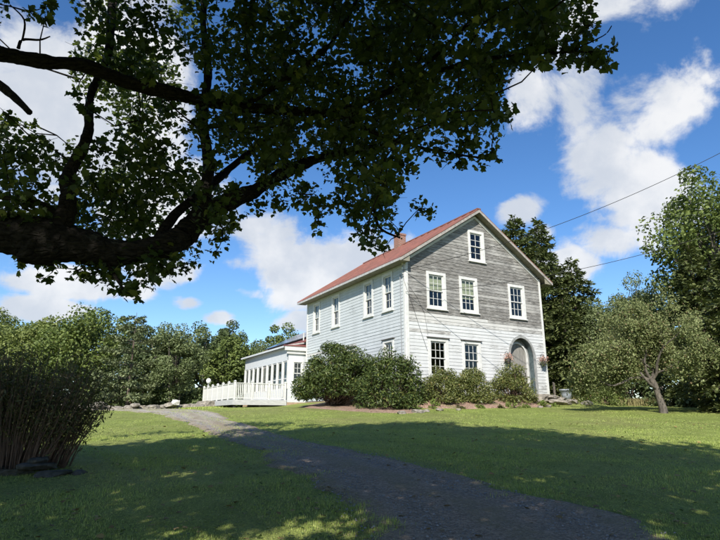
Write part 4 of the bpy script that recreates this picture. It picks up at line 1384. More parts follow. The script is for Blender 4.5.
def grow(p, d, ln, r, lev):
    n = 4
    pts, rad = [p.copy()], [r]
    for k in range(n):
        d = d + rg.normal(0, .20, 3)
        d[2] += (.06 if lev < 2 else -.09)
        d = d / np.linalg.norm(d)
        p = p + d * ln / n
        pts.append(p.copy())
        rad.append(r * (1 - .5 * (k + 1) / n))
        if lev >= 2: tips.append((p.copy(), d.copy()))
    mb.tube(pts, rad, 7 if lev < 2 else 4, False)
    if lev >= 4: return
    for k in range(3 if lev < 3 else 4):
        i = 4 if k == 0 else int(rg.integers(1, 5))
        nd = d + rg.normal(0, .75, 3) * np.array([1, 1, .7])
        grow(pts[i], nd / np.linalg.norm(nd), ln * rg.uniform(.55, .82), rad[i] * (.75 if k == 0 else .6), lev + 1)


tp = [np.array(q) for q in [(0, 0, -.3), (-.03, .0, .25), (-.12, .02, .7), (-.22, .0, 1.1), (-.30, .05, 1.35)]]
mb.tube(tp, [.22, .155, .125, .115, .105], 10, False)
for (dx, dy, dz, ln, r) in [(-.95, -.1, .55, 1.6, .075), (.85, .1, .65, 1.5, .075), (-.2, .6, .9, 1.6, .07), (.2, -.55, .9, 1.5, .07), (-.55, -.2, 1.0, 1.6, .07), (.35, .15, 1.1, 1.6, .07)]:
    d = np.array([dx, dy, dz])
    grow(tp[-1] + np.array([0, 0, -.1]), d / np.linalg.norm(d), ln, r, 0)
mb.tube([(-.16, -.02, .9), (-.5, -.12, 1.15), (-.85, -.18, 1.55)], [.06, .05, .04], 6)
mb.build('trunk', M['bark_pale'], t, True)
tp_ = np.array([a for a, b in tips])
idx = rg.integers(0, len(tp_), 50000)
p = tp_[idx] + rg.normal(0, .105, (50000, 3)) * np.array([1, 1, 1.1])
low = rg.random(len(p)) < .30
p[low, 2] -= np.abs(rg.normal(0, .35, low.sum())) * np.clip(np.hypot(p[low, 0], p[low, 1]) / 1.2, 0, 1)
p = p[(p[:, 2] > .35) & ((p[:, 2] > 1.25) | (np.hypot(p[:, 0], p[:, 1]) > 1.1))]
link('crown', np_mesh('crown', leaves(rg, p, .082, LEAF_QUAD, up=.4, droop=.8), 4), M['apple_leaf'], t)
t.scale = (.90, .90, .97)

# ---------------------------------------------------------------- old maple overhead (limbs in metres: x, y, z, radius)
LIMBS = {"big":[[-5.94,6.0,4.04,0.322],[-5.03,6.1,3.86,0.282],[-4.36,6.2,3.77,0.252],[-3.8,6.2,3.67,0.258],[-3.42,6.3,3.63,0.204],[-2.97,6.4,3.58,0.172],[-2.52,6.5,3.68,0.162],[-2.28,6.7,3.92,0.155],[-2.17,6.9,4.41,0.102],[-2.17,7.1,5.11,0.079],[-2.38,7.3,5.95,0.074],[-2.43,7.5,6.97,0.062],[-2.58,7.5,7.92,0.055],[-2.51,7.3,8.73,0.061],[-2.3,6.8,9.21,0.031]],
         "up":[[-3.65,6.2,3.7,0.126],[-3.59,6.2,4.12,0.097],[-3.69,6.3,4.57,0.082],[-3.59,6.4,5.19,0.065],[-3.68,6.5,5.86,0.054],[-3.58,6.6,6.57,0.055],[-3.72,6.8,7.5,0.063],[-3.84,7.0,8.82,0.052]],
         "right":[[-2.46,6.5,3.69,0.12],[-2.2,6.8,4.07,0.119],[-1.87,7.0,4.48,0.116],[-1.51,7.2,4.76,0.106],[-1.12,7.4,5.14,0.089],[-0.62,7.6,5.47,0.07],[0.0,7.9,5.77,0.058],[0.76,8.2,6.11,0.045],[1.39,8.4,6.61,0.031]],
         "top":[[-5.62,5.4,5.87,0.13],[-4.75,5.5,5.84,0.102],[-4.34,5.6,5.83,0.088],[-3.91,5.7,5.81,0.084],[-3.41,5.8,5.81,0.08],[-3.05,6.0,5.75,0.083],[-2.55,6.2,5.71,0.086],[-2.15,6.4,5.72,0.083],[-1.49,6.5,5.66,0.072],[-0.83,6.6,5.67,0.061],[-0.35,6.7,5.72,0.056],[0.21,6.6,5.88,0.043],[0.8,6.3,5.99,0.035],[1.41,6.0,6.01,0.025],[1.93,5.6,5.82,0.018],[2.4,5.3,5.63,0.012],[2.77,5.1,5.48,0.007]],
         "rise":[[-1.63,6.5,5.66,0.042],[-0.82,6.4,6.18,0.041],[-0.27,6.3,6.74,0.035],[0.14,6.3,7.75,0.029]],
         "rise2":[[0.21,6.6,5.88,0.037],[0.81,6.3,6.11,0.029],[1.33,6.1,6.55,0.023],[1.8,6.0,6.97,0.017]],
         "stub":[[-4.55,5.3,5.52,0.059],[-4.08,5.2,5.22,0.053],[-3.73,5.1,4.94,0.042],[-3.44,5.0,4.67,0.028]],
         "side":[[-3.67,6.2,3.99,0.04],[-3.87,6.1,4.11,0.034],[-4.18,6.0,4.13,0.028],[-4.78,6.0,4.16,0.022]],
         "mid":[[-2.64,6.5,3.61,0.072],[-2.52,6.9,4.26,0.064],[-2.29,7.4,4.85,0.062],[-1.95,8.0,5.64,0.052],[-1.42,8.6,6.53,0.04]],
         "dead":[[-4.13,5.6,5.91,0.021],[-4.1,5.6,6.03,0.016],[-3.89,5.6,6.03,0.012],[-3.77,5.6,6.08,0.008]],
         "dead2":[[-4.1,5.6,6.03,0.012],[-4.05,5.5,6.23,0.01],[-4.26,5.5,6.45,0.008]],
         "dead3":[[2.4,5.3,5.63,0.01],[2.61,5.2,5.69,0.008],[2.78,5.2,5.79,0.006],[2.86,5.2,5.9,0.005]],
         "hang":[[0.0,7.9,5.77,0.037],[0.18,7.6,4.94,0.028],[0.26,7.4,4.3,0.021],[0.57,7.3,4.07,0.013]],
         "hang2":[[-0.35,6.7,5.72,0.037],[0.26,6.4,5.19,0.024],[0.89,6.2,4.87,0.017],[1.46,6.0,4.66,0.011]],
         "low":[[-3.21,6.4,3.54,0.035],[-2.99,6.3,3.3,0.023],[-2.78,6.2,3.05,0.014]]}

SPRAYS = [(-4.81,6.08,4.92,0.25), (-4.52,5.82,4.24,0.21), (-4.82,5.75,6.73,0.31), (-4.39,6.01,5.24,0.08), (-5.10,6.87,4.78,0.31), (-3.99,6.00,4.88,0.16), 
(-3.98,5.99,4.07,0.31), (-3.85,6.21,3.92,0.34), (-4.04,5.96,7.72,0.16), (-4.09,6.84,6.07,0.13), (-3.93,6.46,4.76,0.24), (-3.94,6.51,3.56,0.17), 
(-3.52,6.04,7.50,0.33), (-3.81,6.40,7.24,0.31), (-3.47,6.21,6.68,0.34), (-3.85,6.43,6.31,0.16), (-3.11,6.58,3.34,0.16), (-3.48,6.19,7.96,0.16), 
(-3.45,6.44,7.72,0.36), (-3.28,6.57,7.03,0.36), (-3.16,6.17,6.02,0.34), (-3.18,6.88,4.45,0.38), (-2.71,6.46,3.46,0.32), (-2.96,6.77,3.23,0.15), 
(-3.01,6.70,8.04,0.37), (-2.98,6.66,7.23,0.37), (-3.11,6.80,6.80,0.38), (-2.69,6.24,4.97,0.35), (-2.63,6.39,4.58,0.35), (-2.48,6.40,3.44,0.26), 
(-2.69,6.69,8.40,0.23), (-2.27,6.44,7.43,0.36), (-2.14,6.79,6.80,0.38), (-2.16,6.45,5.42,0.36), (-1.80,6.29,4.05,0.32), (-1.51,6.05,6.72,0.34), 
(-1.55,6.44,6.41,0.36), (-1.62,6.48,5.57,0.36), (-1.53,6.05,5.07,0.34), (-1.24,6.51,8.24,0.21), (-1.41,5.90,6.88,0.33), (-1.50,6.28,6.92,0.35), 
(-1.36,6.39,5.90,0.35), (-1.03,6.27,5.22,0.35), (-1.19,6.31,4.79,0.35), (-0.63,6.22,8.13,0.08), (-0.77,5.96,6.88,0.33), (-0.95,6.31,6.70,0.35), 
(-0.96,6.32,6.45,0.35), (-0.77,5.90,5.61,0.33), (-0.92,5.88,4.78,0.33), (-0.18,5.73,7.18,0.32), (-0.39,5.84,6.94,0.32), (-0.27,6.05,6.74,0.34), 
(-0.44,6.26,5.93,0.35), (-0.47,5.96,5.12,0.33), (-0.07,5.51,7.10,0.26), (0.09,5.74,6.86,0.32), (-0.03,5.51,5.91,0.31), (0.11,5.76,6.06,0.32), 
(-0.08,6.08,5.58,0.34), (-0.09,5.84,5.13,0.32), (-0.04,5.93,4.39,0.33), (0.21,6.08,4.33,0.34), (0.03,5.64,3.46,0.07), (0.40,5.81,7.48,0.21), 
(0.46,5.23,6.28,0.29), (0.65,6.06,6.47,0.34), (0.38,5.83,5.72,0.32), (0.66,5.49,5.27,0.30), (0.49,5.64,4.78,0.31), (0.28,5.41,4.11,0.24), 
(0.75,5.29,6.72,0.29), (0.90,5.49,6.60,0.30), (0.89,5.40,6.06,0.30), (0.73,5.77,5.85,0.32), (0.77,5.77,5.43,0.32), (0.86,4.89,4.59,0.27), 
(1.43,4.95,6.64,0.16), (1.20,4.52,5.66,0.25), (1.20,4.98,5.51,0.28), (1.07,5.26,4.85,0.29), (1.15,5.27,4.81,0.29), (1.71,5.20,7.00,0.10), 
(1.66,4.93,6.11,0.27), (1.46,4.71,5.67,0.26), (1.54,5.60,5.73,0.31), (1.35,4.92,4.81,0.11), (1.39,4.83,4.49,0.12), (2.05,5.34,6.65,0.30), 
(1.94,4.89,5.74,0.27), (1.78,4.59,4.98,0.06), (2.08,4.30,5.87,0.21), (2.24,4.55,5.81,0.10), (-6.16,7.24,7.81,0.21), (-6.20,7.60,5.59,0.26), 
(-6.00,7.18,5.06,0.12), (-5.72,7.66,6.09,0.22), (-5.34,7.35,5.42,0.41), (-5.58,7.60,4.91,0.16), (-5.37,7.91,6.24,0.10), (-5.39,7.79,5.74,0.42), 
(-5.07,7.65,5.55,0.35), (-5.32,7.77,5.00,0.32), (-5.28,7.72,4.35,0.20), (-5.03,7.81,4.07,0.25), (-4.99,8.07,5.65,0.24), (-4.60,7.76,4.53,0.43), 
(-4.40,7.66,7.35,0.35), (-4.79,7.88,7.09,0.11), (-4.08,7.58,5.09,0.42), (-4.48,7.92,4.70,0.44), (-3.94,7.20,7.76,0.40), (-3.96,7.46,7.16,0.41), 
(-3.95,7.54,4.96,0.42), (-3.74,7.78,7.15,0.43), (-3.56,7.58,5.62,0.42), (-3.37,7.87,5.22,0.44), (-3.37,7.92,4.88,0.44), (-3.24,7.07,4.26,0.39), 
(-2.86,7.42,7.42,0.41), (-3.26,7.84,6.59,0.43), (-3.01,8.05,5.47,0.45), (-3.00,7.71,3.89,0.38), (-2.94,7.77,8.32,0.43), (-2.28,7.66,4.66,0.42), 
(-1.93,7.53,7.71,0.42), (-2.16,7.67,7.26,0.43), (-1.87,7.62,6.76,0.42), (-1.73,7.11,6.00,0.39), (-2.02,7.60,5.93,0.42), (-2.02,7.77,4.55,0.23), 
(-1.51,7.44,8.27,0.41), (-1.46,7.86,8.08,0.44), (-1.60,7.59,7.49,0.42), (-1.43,7.79,6.96,0.43), (-1.20,6.96,8.79,0.16), (-0.96,7.51,8.38,0.42), 
(-1.21,7.33,6.98,0.41), (-1.12,7.38,6.79,0.41), (-1.09,7.25,5.93,0.40), (-1.26,7.62,5.94,0.42), (-1.21,7.45,5.44,0.41), (-0.68,7.06,8.54,0.39), 
(-0.74,7.34,8.61,0.41), (-0.59,7.42,7.98,0.41), (-0.45,6.76,6.55,0.38), (-0.65,7.43,6.82,0.41), (-0.47,7.19,5.93,0.40), (-0.60,7.12,4.46,0.17), 
(-0.09,7.04,8.42,0.39), (-0.39,7.41,8.50,0.41), (-0.26,7.16,7.41,0.40), (-0.24,6.88,5.70,0.38), (-0.07,7.19,5.60,0.40), (-0.30,7.02,5.21,0.39), 
(-0.12,7.33,4.44,0.12), (0.38,6.94,8.53,0.32), (0.43,6.87,8.19,0.38), (0.40,6.77,7.05,0.38), (0.34,6.88,6.90,0.38), (0.44,7.35,6.72,0.41), 
(0.32,6.50,5.57,0.36), (0.34,7.11,5.51,0.39), (0.31,6.68,4.83,0.31), (0.23,6.82,4.44,0.32), (0.36,6.51,4.11,0.12), (0.34,7.08,3.85,0.09), 
(0.62,6.85,8.60,0.22), (0.74,7.09,8.01,0.39), (0.86,6.72,7.30,0.37), (0.58,6.96,6.29,0.39), (0.74,6.19,5.48,0.34), (1.16,6.36,8.19,0.14), 
(1.45,6.97,8.02,0.39), (1.11,6.74,7.19,0.37), (1.16,6.27,6.33,0.35), (0.91,6.13,5.81,0.34), (1.07,6.82,5.80,0.38), (1.51,6.39,8.26,0.11), 
(1.39,5.85,6.80,0.32), (1.43,6.17,6.94,0.34), (1.53,6.05,6.02,0.34), (1.69,6.41,6.25,0.36), (1.57,6.41,5.65,0.33), (1.26,6.21,4.67,0.08), 
(1.96,6.36,7.74,0.35), (1.84,6.32,7.31,0.35), (1.87,6.03,6.78,0.33), (1.97,6.02,6.07,0.18), (1.68,6.11,5.88,0.26), (1.60,6.01,5.45,0.19), 
(2.01,5.68,7.28,0.25), (2.09,5.49,6.45,0.30), (1.98,5.23,5.89,0.29), (2.06,5.33,5.72,0.21), (2.21,5.06,6.88,0.09), (2.62,5.98,7.27,0.33), 
(2.45,5.85,6.74,0.32), (2.48,5.66,5.75,0.09), (2.75,5.46,7.24,0.13), (2.65,5.44,6.81,0.21), (2.58,5.35,6.00,0.12), (-7.27,8.86,5.93,0.28), 
(-7.17,8.71,5.31,0.11), (-6.78,8.75,6.57,0.39), (-5.73,8.16,4.94,0.13), (-6.17,8.68,6.74,0.14), (-6.16,8.94,4.96,0.20), (-5.39,9.06,6.47,0.12), 
(-5.21,8.93,4.84,0.49), (-4.91,8.67,4.62,0.48), (-5.00,8.90,7.90,0.49), (-4.51,9.10,4.35,0.40), (-4.77,8.90,4.14,0.12), (-4.22,8.64,7.97,0.48), 
(-4.89,9.37,7.92,0.52), (-4.43,9.33,7.38,0.52), (-4.45,9.04,5.52,0.50), (-4.07,8.60,4.75,0.48), (-4.34,9.28,4.66,0.51), (-3.97,9.03,8.04,0.50), 
(-3.80,8.94,7.75,0.50), (-3.92,8.73,6.64,0.48), (-4.13,9.17,6.05,0.51), (-4.00,9.14,5.04,0.51), (-3.49,9.05,4.42,0.50), (-3.58,9.05,3.88,0.12), 
(-3.00,8.88,5.47,0.49), (-3.20,9.26,4.60,0.37), (-2.93,9.30,5.77,0.52), (-2.72,9.30,5.25,0.52), (-2.22,8.65,6.54,0.48), (-1.26,8.56,7.30,0.47), 
(-1.59,8.74,6.83,0.48), (-1.40,8.79,5.95,0.49), (-0.94,8.23,7.26,0.46), (-0.58,8.32,6.32,0.46), (-0.78,8.26,5.08,0.28), (-0.37,7.77,8.20,0.43), 
(-0.09,8.40,7.09,0.47), (-0.11,8.20,6.45,0.45), (-0.46,7.99,6.01,0.44), (-0.14,7.85,4.63,0.12), (-0.04,8.00,4.39,0.10), (0.47,7.54,8.53,0.42), 
(0.48,7.96,8.35,0.44), (0.20,7.90,7.73,0.44), (0.39,8.16,7.04,0.45), (0.45,8.11,6.28,0.45), (0.18,7.96,5.78,0.44), (0.29,8.28,5.53,0.46), 
(0.32,8.20,4.83,0.28), (0.29,8.46,4.39,0.16), (0.87,7.50,8.42,0.42), (0.55,7.86,8.16,0.44), (0.67,7.81,7.57,0.43), (0.59,8.23,6.87,0.46), 
(0.87,7.72,6.42,0.43), (0.58,7.78,4.38,0.10), (1.15,7.19,8.19,0.40), (1.08,7.46,7.92,0.41), (1.03,7.20,6.92,0.40), (1.08,7.85,6.94,0.44), 
(1.74,6.93,8.85,0.11), (1.84,7.28,7.89,0.40), (1.84,7.32,6.82,0.41), (1.64,7.29,6.48,0.40), (1.75,6.55,5.70,0.24), (1.71,7.29,5.56,0.10), 
(2.09,6.85,8.22,0.38), (2.33,6.73,7.94,0.37), (2.28,6.52,6.99,0.36), (2.40,7.01,7.08,0.38), (2.66,6.64,8.45,0.16), (2.92,6.89,7.68,0.38), 
(2.44,6.51,7.23,0.36), (2.95,6.92,7.74,0.38), (2.79,6.40,6.92,0.36), (3.01,6.31,6.29,0.14), (3.07,6.22,6.78,0.08), (3.13,6.08,6.16,0.14), 
(0.76,6.20,5.01,0.23), (1.01,6.20,4.87,0.21), (1.24,6.10,4.75,0.19), (1.46,6.00,4.63,0.16), (1.61,6.00,4.74,0.12), (1.35,6.00,4.90,0.18), 
(1.64,5.90,5.01,0.15), (1.75,5.80,5.17,0.14), (0.67,6.60,4.86,0.17), (0.47,6.60,4.93,0.22), (-0.15,7.60,4.77,0.25), (0.03,7.50,4.49,0.24), 
(0.17,7.40,4.22,0.21), (0.17,7.40,4.03,0.12), (0.85,7.20,4.49,0.15), (1.02,7.20,4.42,0.11), (0.37,7.40,4.77,0.23), (-0.23,7.60,4.97,0.28), 
(-0.53,7.60,4.69,0.20), (-0.63,7.60,4.42,0.11), (-0.91,7.60,4.86,0.24), (-1.25,7.40,4.69,0.21), (-1.52,7.30,4.57,0.18), (-1.72,7.00,4.16,0.14), 
(-1.85,6.90,3.91,0.13), (-1.93,6.90,3.74,0.09), (-3.63,6.20,3.32,0.11), (-3.73,6.20,3.20,0.09), (-3.38,6.30,3.32,0.14), (-3.19,6.30,3.26,0.14), 
(-2.98,6.30,3.20,0.13), (-2.80,6.20,3.05,0.10), (-2.64,6.20,3.00,0.08), (-2.64,6.30,3.17,0.09), (-2.57,6.40,3.33,0.12), (-2.37,6.50,3.38,0.11), 
(-2.18,6.50,3.40,0.11), (-2.10,6.60,3.51,0.09), (-3.15,6.30,3.39,0.14), (-4.06,6.20,3.40,0.07), (1.92,5.60,5.72,0.17), (2.13,5.50,5.74,0.16), 
(2.33,5.40,5.71,0.15), (2.50,5.30,5.55,0.13), (2.63,5.20,5.45,0.11), (2.71,5.10,5.35,0.08), (2.47,5.30,5.79,0.14), (2.62,5.20,5.91,0.13), 
(2.59,5.20,6.18,0.15), (2.18,5.40,6.01,0.18), (1.69,5.70,5.54,0.17), (2.81,5.10,5.53,0.05), (-4.15,5.70,6.52,0.09), (-3.94,5.70,6.40,0.09), 
(-3.98,5.80,6.71,0.13), (-4.16,6.00,3.92,0.13), (-3.98,6.00,4.04,0.14), (-4.28,6.10,4.35,0.15), (-3.98,6.10,4.41,0.16), (-3.77,6.20,3.86,0.11), 
(-4.47,6.20,4.73,0.11), (-3.57,6.60,5.08,0.20), (-3.17,6.80,5.03,0.23), (-3.30,6.60,4.50,0.21), (-2.89,6.90,4.63,0.22), (-2.90,6.70,4.12,0.17), 
(-2.60,7.00,4.83,0.18), (-3.19,6.50,4.04,0.16), (-1.99,6.00,6.04,0.17), (-1.95,6.10,5.60,0.16), (-1.98,6.00,5.04,0.17), (-1.80,6.00,4.63,0.16), 
(-1.95,6.00,4.30,0.14), (-3.15,5.60,5.07,0.12), (-3.20,5.60,4.55,0.12), (-3.25,5.70,4.17,0.12), (-1.52,6.10,4.28,0.15), (-1.18,6.20,4.48,0.15), 
(-0.84,6.40,4.76,0.17), (-2.41,5.40,5.40,0.12), (-1.58,5.80,5.33,0.14), (-0.97,5.80,5.26,0.15), (-2.83,6.20,5.30,0.18), (-2.61,6.40,4.98,0.19), 
(-3.16,6.30,6.11,0.16), (-2.85,6.30,6.42,0.20), (-2.76,6.80,5.81,0.18)]
mt = empty('old_maple_tree', (-6.6, 5.9, gz(-6.6, 5.9)))
tag(mt, 'old maple spreading dark crooked limbs and dense leaves over the drive and lawn', 'tree')
O = np.array(mt.location)
rg = np.random.default_rng(71)


def smooth_path(pts, per=5):
    p = np.array(pts, float)
    out = []
    for i in range(len(p) - 1):
        p0, p1, p2, p3 = p[max(i - 1, 0)], p[i], p[i + 1], p[min(i + 2, len(p) - 1)]
        for s in np.arange(per) / per:
            out.append(.5 * ((2 * p1) + (-p0 + p2) * s + (2 * p0 - 5 * p1 + 4 * p2 - p3) * s * s + (-p0 + 3 * p1 - 3 * p2 + p3) * s ** 3))
    out.append(p[-1])
    return np.array(out)


def knobbly(mb, path, n=12, amp=.10):
    """limb with uneven girth"""
    k0 = len(mb.v)
    q = path.copy()
    wob = np.convolve(rg.normal(0, 1, len(q) + 4), np.ones(5) / 5, 'valid')
    mb.tube(q[:, :3] - O, list(np.maximum(q[:, 3] * (1 + amp * wob), .003)), n)
    nz = noise.noise
    c = np.repeat(q[:, :3] - O, n, 0)
    v = np.array(mb.v[k0:k0 + len(c)])
    amt = np.array([1 + .20 * nz(Vector(p) * 2.6) + .16 * nz(Vector((p[0] * 5, p[1] * 12, p[2] * 12))) + .13 * nz(Vector(p) * 19) for p in v])
    v = c + (v - c) * amt[:, None]
    mb.v[k0:k0 + len(c)] = [tuple(x) for x in v]


tr = MB()
knobbly(tr, smooth_path([(-6.6, 5.9, gz(-6.6, 5.9) - .4, .85), (-6.6, 5.9, .9, .62), (-6.55, 5.9, 2.2, .56), (-6.5, 5.85, 3.6, .56), (-6.45, 5.7, 5.0, .42), (-6.3, 5.2, 6.4, .34), (-6.0, 4.6, 7.8, .26), (-5.5, 3.6, 9.2, .15), (-5.0, 2.6, 10.2, .05)]), 16)
tr.build('trunk', M['bark'], mt, True)
join = {'big': (-6.5, 5.9, 3.5, .40), 'top': (-6.45, 5.6, 5.4, .22)}
nodes = []
for nm, pts in LIMBS.items():
    pts = ([join[nm]] if nm in join else []) + [tuple(q) for q in pts]
    path = smooth_path(pts)
    b = MB()
    main = nm in ('big', 'up', 'top', 'right')
    knobbly(b, smooth_path(pts, 14) if main else path, 28 if main else 7)
    b.build('limb', M['bark'], mt, True)
    if not nm.startswith('dead') and nm != 'stub': nodes += [tuple(q[:3]) for q in path[::2]]
# burl under the big limb
bl = rock_mesh(5, .20, .20, .16)
bl.polygons.foreach_set('use_smooth', np.ones(len(bl.polygons), dtype=bool))
link('burl', bl, M['bark'], mt, tuple(np.array((-3.82, 6.15, 3.50)) - O))
# unseen upper boughs carry the rest of the crown over the viewer
UP = [[(-6.3, 5.4, 6.6, .26), (-4.2, 3.8, 8.6, .2), (-1.6, 2.2, 10.0, .14), (1.5, .8, 10.6, .09), (4.5, .2, 10.2, .04)],
      [(-6.0, 4.6, 7.8, .2), (-3.8, 3.4, 9.2, .15), (-1.2, 3.6, 10.4, .1), (1.8, 3.8, 11.0, .05)],
      [(-6.4, 5.6, 6.0, .2), (-4.4, 2.4, 7.6, .15), (-2.0, -.5, 8.6, .1), (1.0, -2.5, 9.0, .05)],
      [(-4.2, 3.8, 8.6, .12), (-.8, 3.2, 8.2, .09), (2.6, 2.6, 7.8, .07), (6.2, 2.0, 7.6, .03)],
      [(-6.5, 5.8, 5.2, .2), (-8.5, 4.2, 7.2, .13), (-10.5, 2.8, 8.4, .05)],
      [(-6.2, 5.0, 6.9, .18), (-8.2, 3.9, 8.2, .10), (-9.6, 3.0, 9.0, .04)]]
for pts in UP:
    path = smooth_path(pts)
    b = MB()
    knobbly(b, path, 8)
    b.build('limb', M['bark'], mt, True)
    nodes += [tuple(q[:3]) for q in path[::2]]

sp = np.array(SPRAYS)
# upper crown: sprays filling the dome above, out to its reach on the ground shadow
ux = []
k = 1.0 / math.tan(R(SUN_EL))
while len(ux) < 610:
    x, y, z = rg.uniform(-11, 8.5), rg.uniform(-6, 11), rg.uniform(5.6, 13.2)
    if z - EYE < .92 * max(y, 0) + .75 * .92 + .35: continue
    if ((x + 1.5) / 10.5) ** 2 + ((y - 2.5) / 9) ** 2 + ((z - 7.5) / 6) ** 2 > 1: continue
    sx, sy = x + .174 * k * (z - 1), y + .985 * k * (z - 1.0)
    if sy + rg.uniform(-.5, 1.5) > np.interp(sx, [-10, -6, -3, -1.5, 2.3, 5.2, 6.6, 9], [11.4, 12.4, 13.2, 16.4, 17.4, 14.6, 12.0, 9.5]): continue
    ux.append((x, y, z, rg.uniform(.5, .85)))
# unseen extra sprays, added to shade the near lawn left of the drive
for _ in range(34):
    ux.append((rg.normal(-3.6, 1.3), rg.normal(-.1, .9), rg.normal(7.2, .7), rg.uniform(.5, .8)))
ux = np.array(ux)
allsp = np.concatenate([sp, ux])
# twigs: each spray hangs on the nearest thing already grown
nodes = np.array(nodes)
order = np.argsort([np.min(np.linalg.norm(nodes - s[:3], axis=1)) for s in allsp])
tw = MB()
for i in order:
    s = allsp[i]
    d = np.linalg.norm(nodes - s[:3], axis=1)
    j = int(np.argmin(d))
    a, b_ = nodes[j], s[:3]
    if d[j] > .02:
        r = .006 + .007 * min(d[j], 1.5)
        mid = a + (b_ - a) * .5 + rg.normal(0, .06, 3) * d[j]
        tw.tube([a - O, mid - O, b_ - O], [r, r * .8, r * .5], 5, False)
        nodes = np.vstack([nodes, mid[None], b_[None]])
    for q in range(3):
        e = b_ + rg.normal(0, .6, 3) * s[3]
        tw.tube([b_ - O, (b_ + e) / 2 - O + rg.normal(0, .02, 3), e - O], [.005, .004, .002], 3, False)
tw.build('twigs', M['bark'], mt)


def spray_points(S, dens):
    P = []
    for x, y, z, r in S:
        n = int(dens * (r / .3) ** 2 + 8)
        # leaves sit in loose flat layers on the spray
        q = rg.normal(size=(n, 3))
        q /= np.linalg.norm(q, axis=1, keepdims=True)
        q *= (rg.random((n, 1)) ** .42) * r
        q[:, 2] = np.round(q[:, 2] / .11) * .11 * .95 + rg.normal(0, .025, n)
        P.append(np.array([x, y, z]) + q)
    return np.concatenate(P)


P1 = spray_points(sp, 98)
# the outermost big leaves near the viewer are single pieces
near = np.linalg.norm(P1 - np.array([2.3, 5.3, 5.4]), axis=1)
pick_ = np.argsort(near)[:240]
mask = np.ones(len(P1), bool)
mask[pick_] = False
lv = leaves(rg, P1[mask] - O, .073 * rg.choice([.65, 1.0, 1.4], (mask.sum(), 1, 1), p=[.3, .45, .25]), LEAF_MAPLE, up=.9, droop=.9, rand=.85)
o = link('foliage', np_mesh('foliage', lv, 14), M['maple_leaf'], mt)
tag(o, kind='stuff')
one = [bpy.data.meshes.new('leaf') for _ in range(3)]
for q, me in enumerate(one):
    sh = LEAF_MAPLE.copy()
    sh[:, 2] += .12 * (sh[:, 0] ** 2) * (q - 1) - .10 * sh[:, 1] ** 2 * (q * .5)
    sh *= .090
    me.from_pydata(sh.tolist(), [], [tuple(range(14))])
for c, i in enumerate(pick_):
    o = link('leaf', one[c % 3], M['maple_leaf'], mt, tuple(P1[i] - O))
    o.rotation_euler = (rg.normal(-.7, .5), rg.normal(0, .5), rg.uniform(0, 6.28))
    s = rg.uniform(.75, 1.2)
    o.scale = (s, s, s)
P2 = spray_points(ux, 23)
o = link('foliage', np_mesh('foliage', leaves(rg, P2 - O, .15, LEAF_BROAD, up=.9, droop=.6, rand=.7), 6), M['maple_leaf'], mt)
tag(o, kind='stuff')

# ---------------------------------------------------------------- grass blades and pebbles
rg = np.random.default_rng(91)


def scatter(n, y0, y1, power):
    """points over the lawn in view, denser near the viewer"""
    y = y0 + (y1 - y0) * rg.random(n) ** power
    x = rg.uniform(-1, 1, n) * (y * .70 + 1.2)
    return x, y


def blades(n, y0, y1, power, hmin, hmax, w, keep_center=True):
    x, y = scatter(n, y0, y1, power)
    e, dl, dr = road_dist(x, y)
    mid_strip = (np.abs(dl - dr) < .8) & (y > 10.5) & (rg.random(n) < np.clip((y - 9) / 8, 0, .9))
    ok = (e < np.abs(rg.normal(0, .15, n)) + .12 * np.sin(x * 3.1 + y * 2.3) + .10 * np.sin(y * 5.7 - x * 4.1)) | mid_strip | (y > 33)
    u = (x - HX) * EX[0] + (y - HY) * EX[1]
    v = (x - HX) * EY[0] + (y - HY) * EY[1]
    ok &= ~((u > -1) & (u < 6.8) & (v > -2.35) & (v < 11)) & ~((u > -4.3) & (u < 9) & (v > 0))
    x, y, e = x[ok], y[ok], e[ok]
    m = len(x)
    h = rg.uniform(hmin, hmax, m) * (.75 + .55 * np.clip(np.sin(x * 1.7 + np.sin(y * 1.1) * 2) * np.sin(y * 1.3 + x * .6) + .3 * np.sin(x * 6 + y * 5), -.6, 1.3))
    a = rg.uniform(0, 6.283, m)
    ln = rg.uniform(.1, .7, m) * h
    b = np.stack([x, y, ground(x, y) - .004 + np.clip(e, 0, .12) * .30], -1)
    td = np.stack([np.cos(a), np.sin(a), 0 * a], -1)
    pr = np.stack([-np.sin(a), np.cos(a), 0 * a], -1) * (w * rg.uniform(.6, 1.3, m))[:, None]
    tip = b + td * ln[:, None] + np.array([0, 0, 1.0]) * h[:, None]
    return np.stack([b - pr, b + pr, tip], 1)


gv = np.concatenate([blades(330000, 4.6, 15, 1.6, .015, .045, .0032), blades(230000, 10, 34, 1.3, .012, .035, .0055)])
o = link('grass', np_mesh('grass', gv, 3), M['blade'])
tag(o, 'short mown grass blades of the lawn', 'grass', kind='stuff')

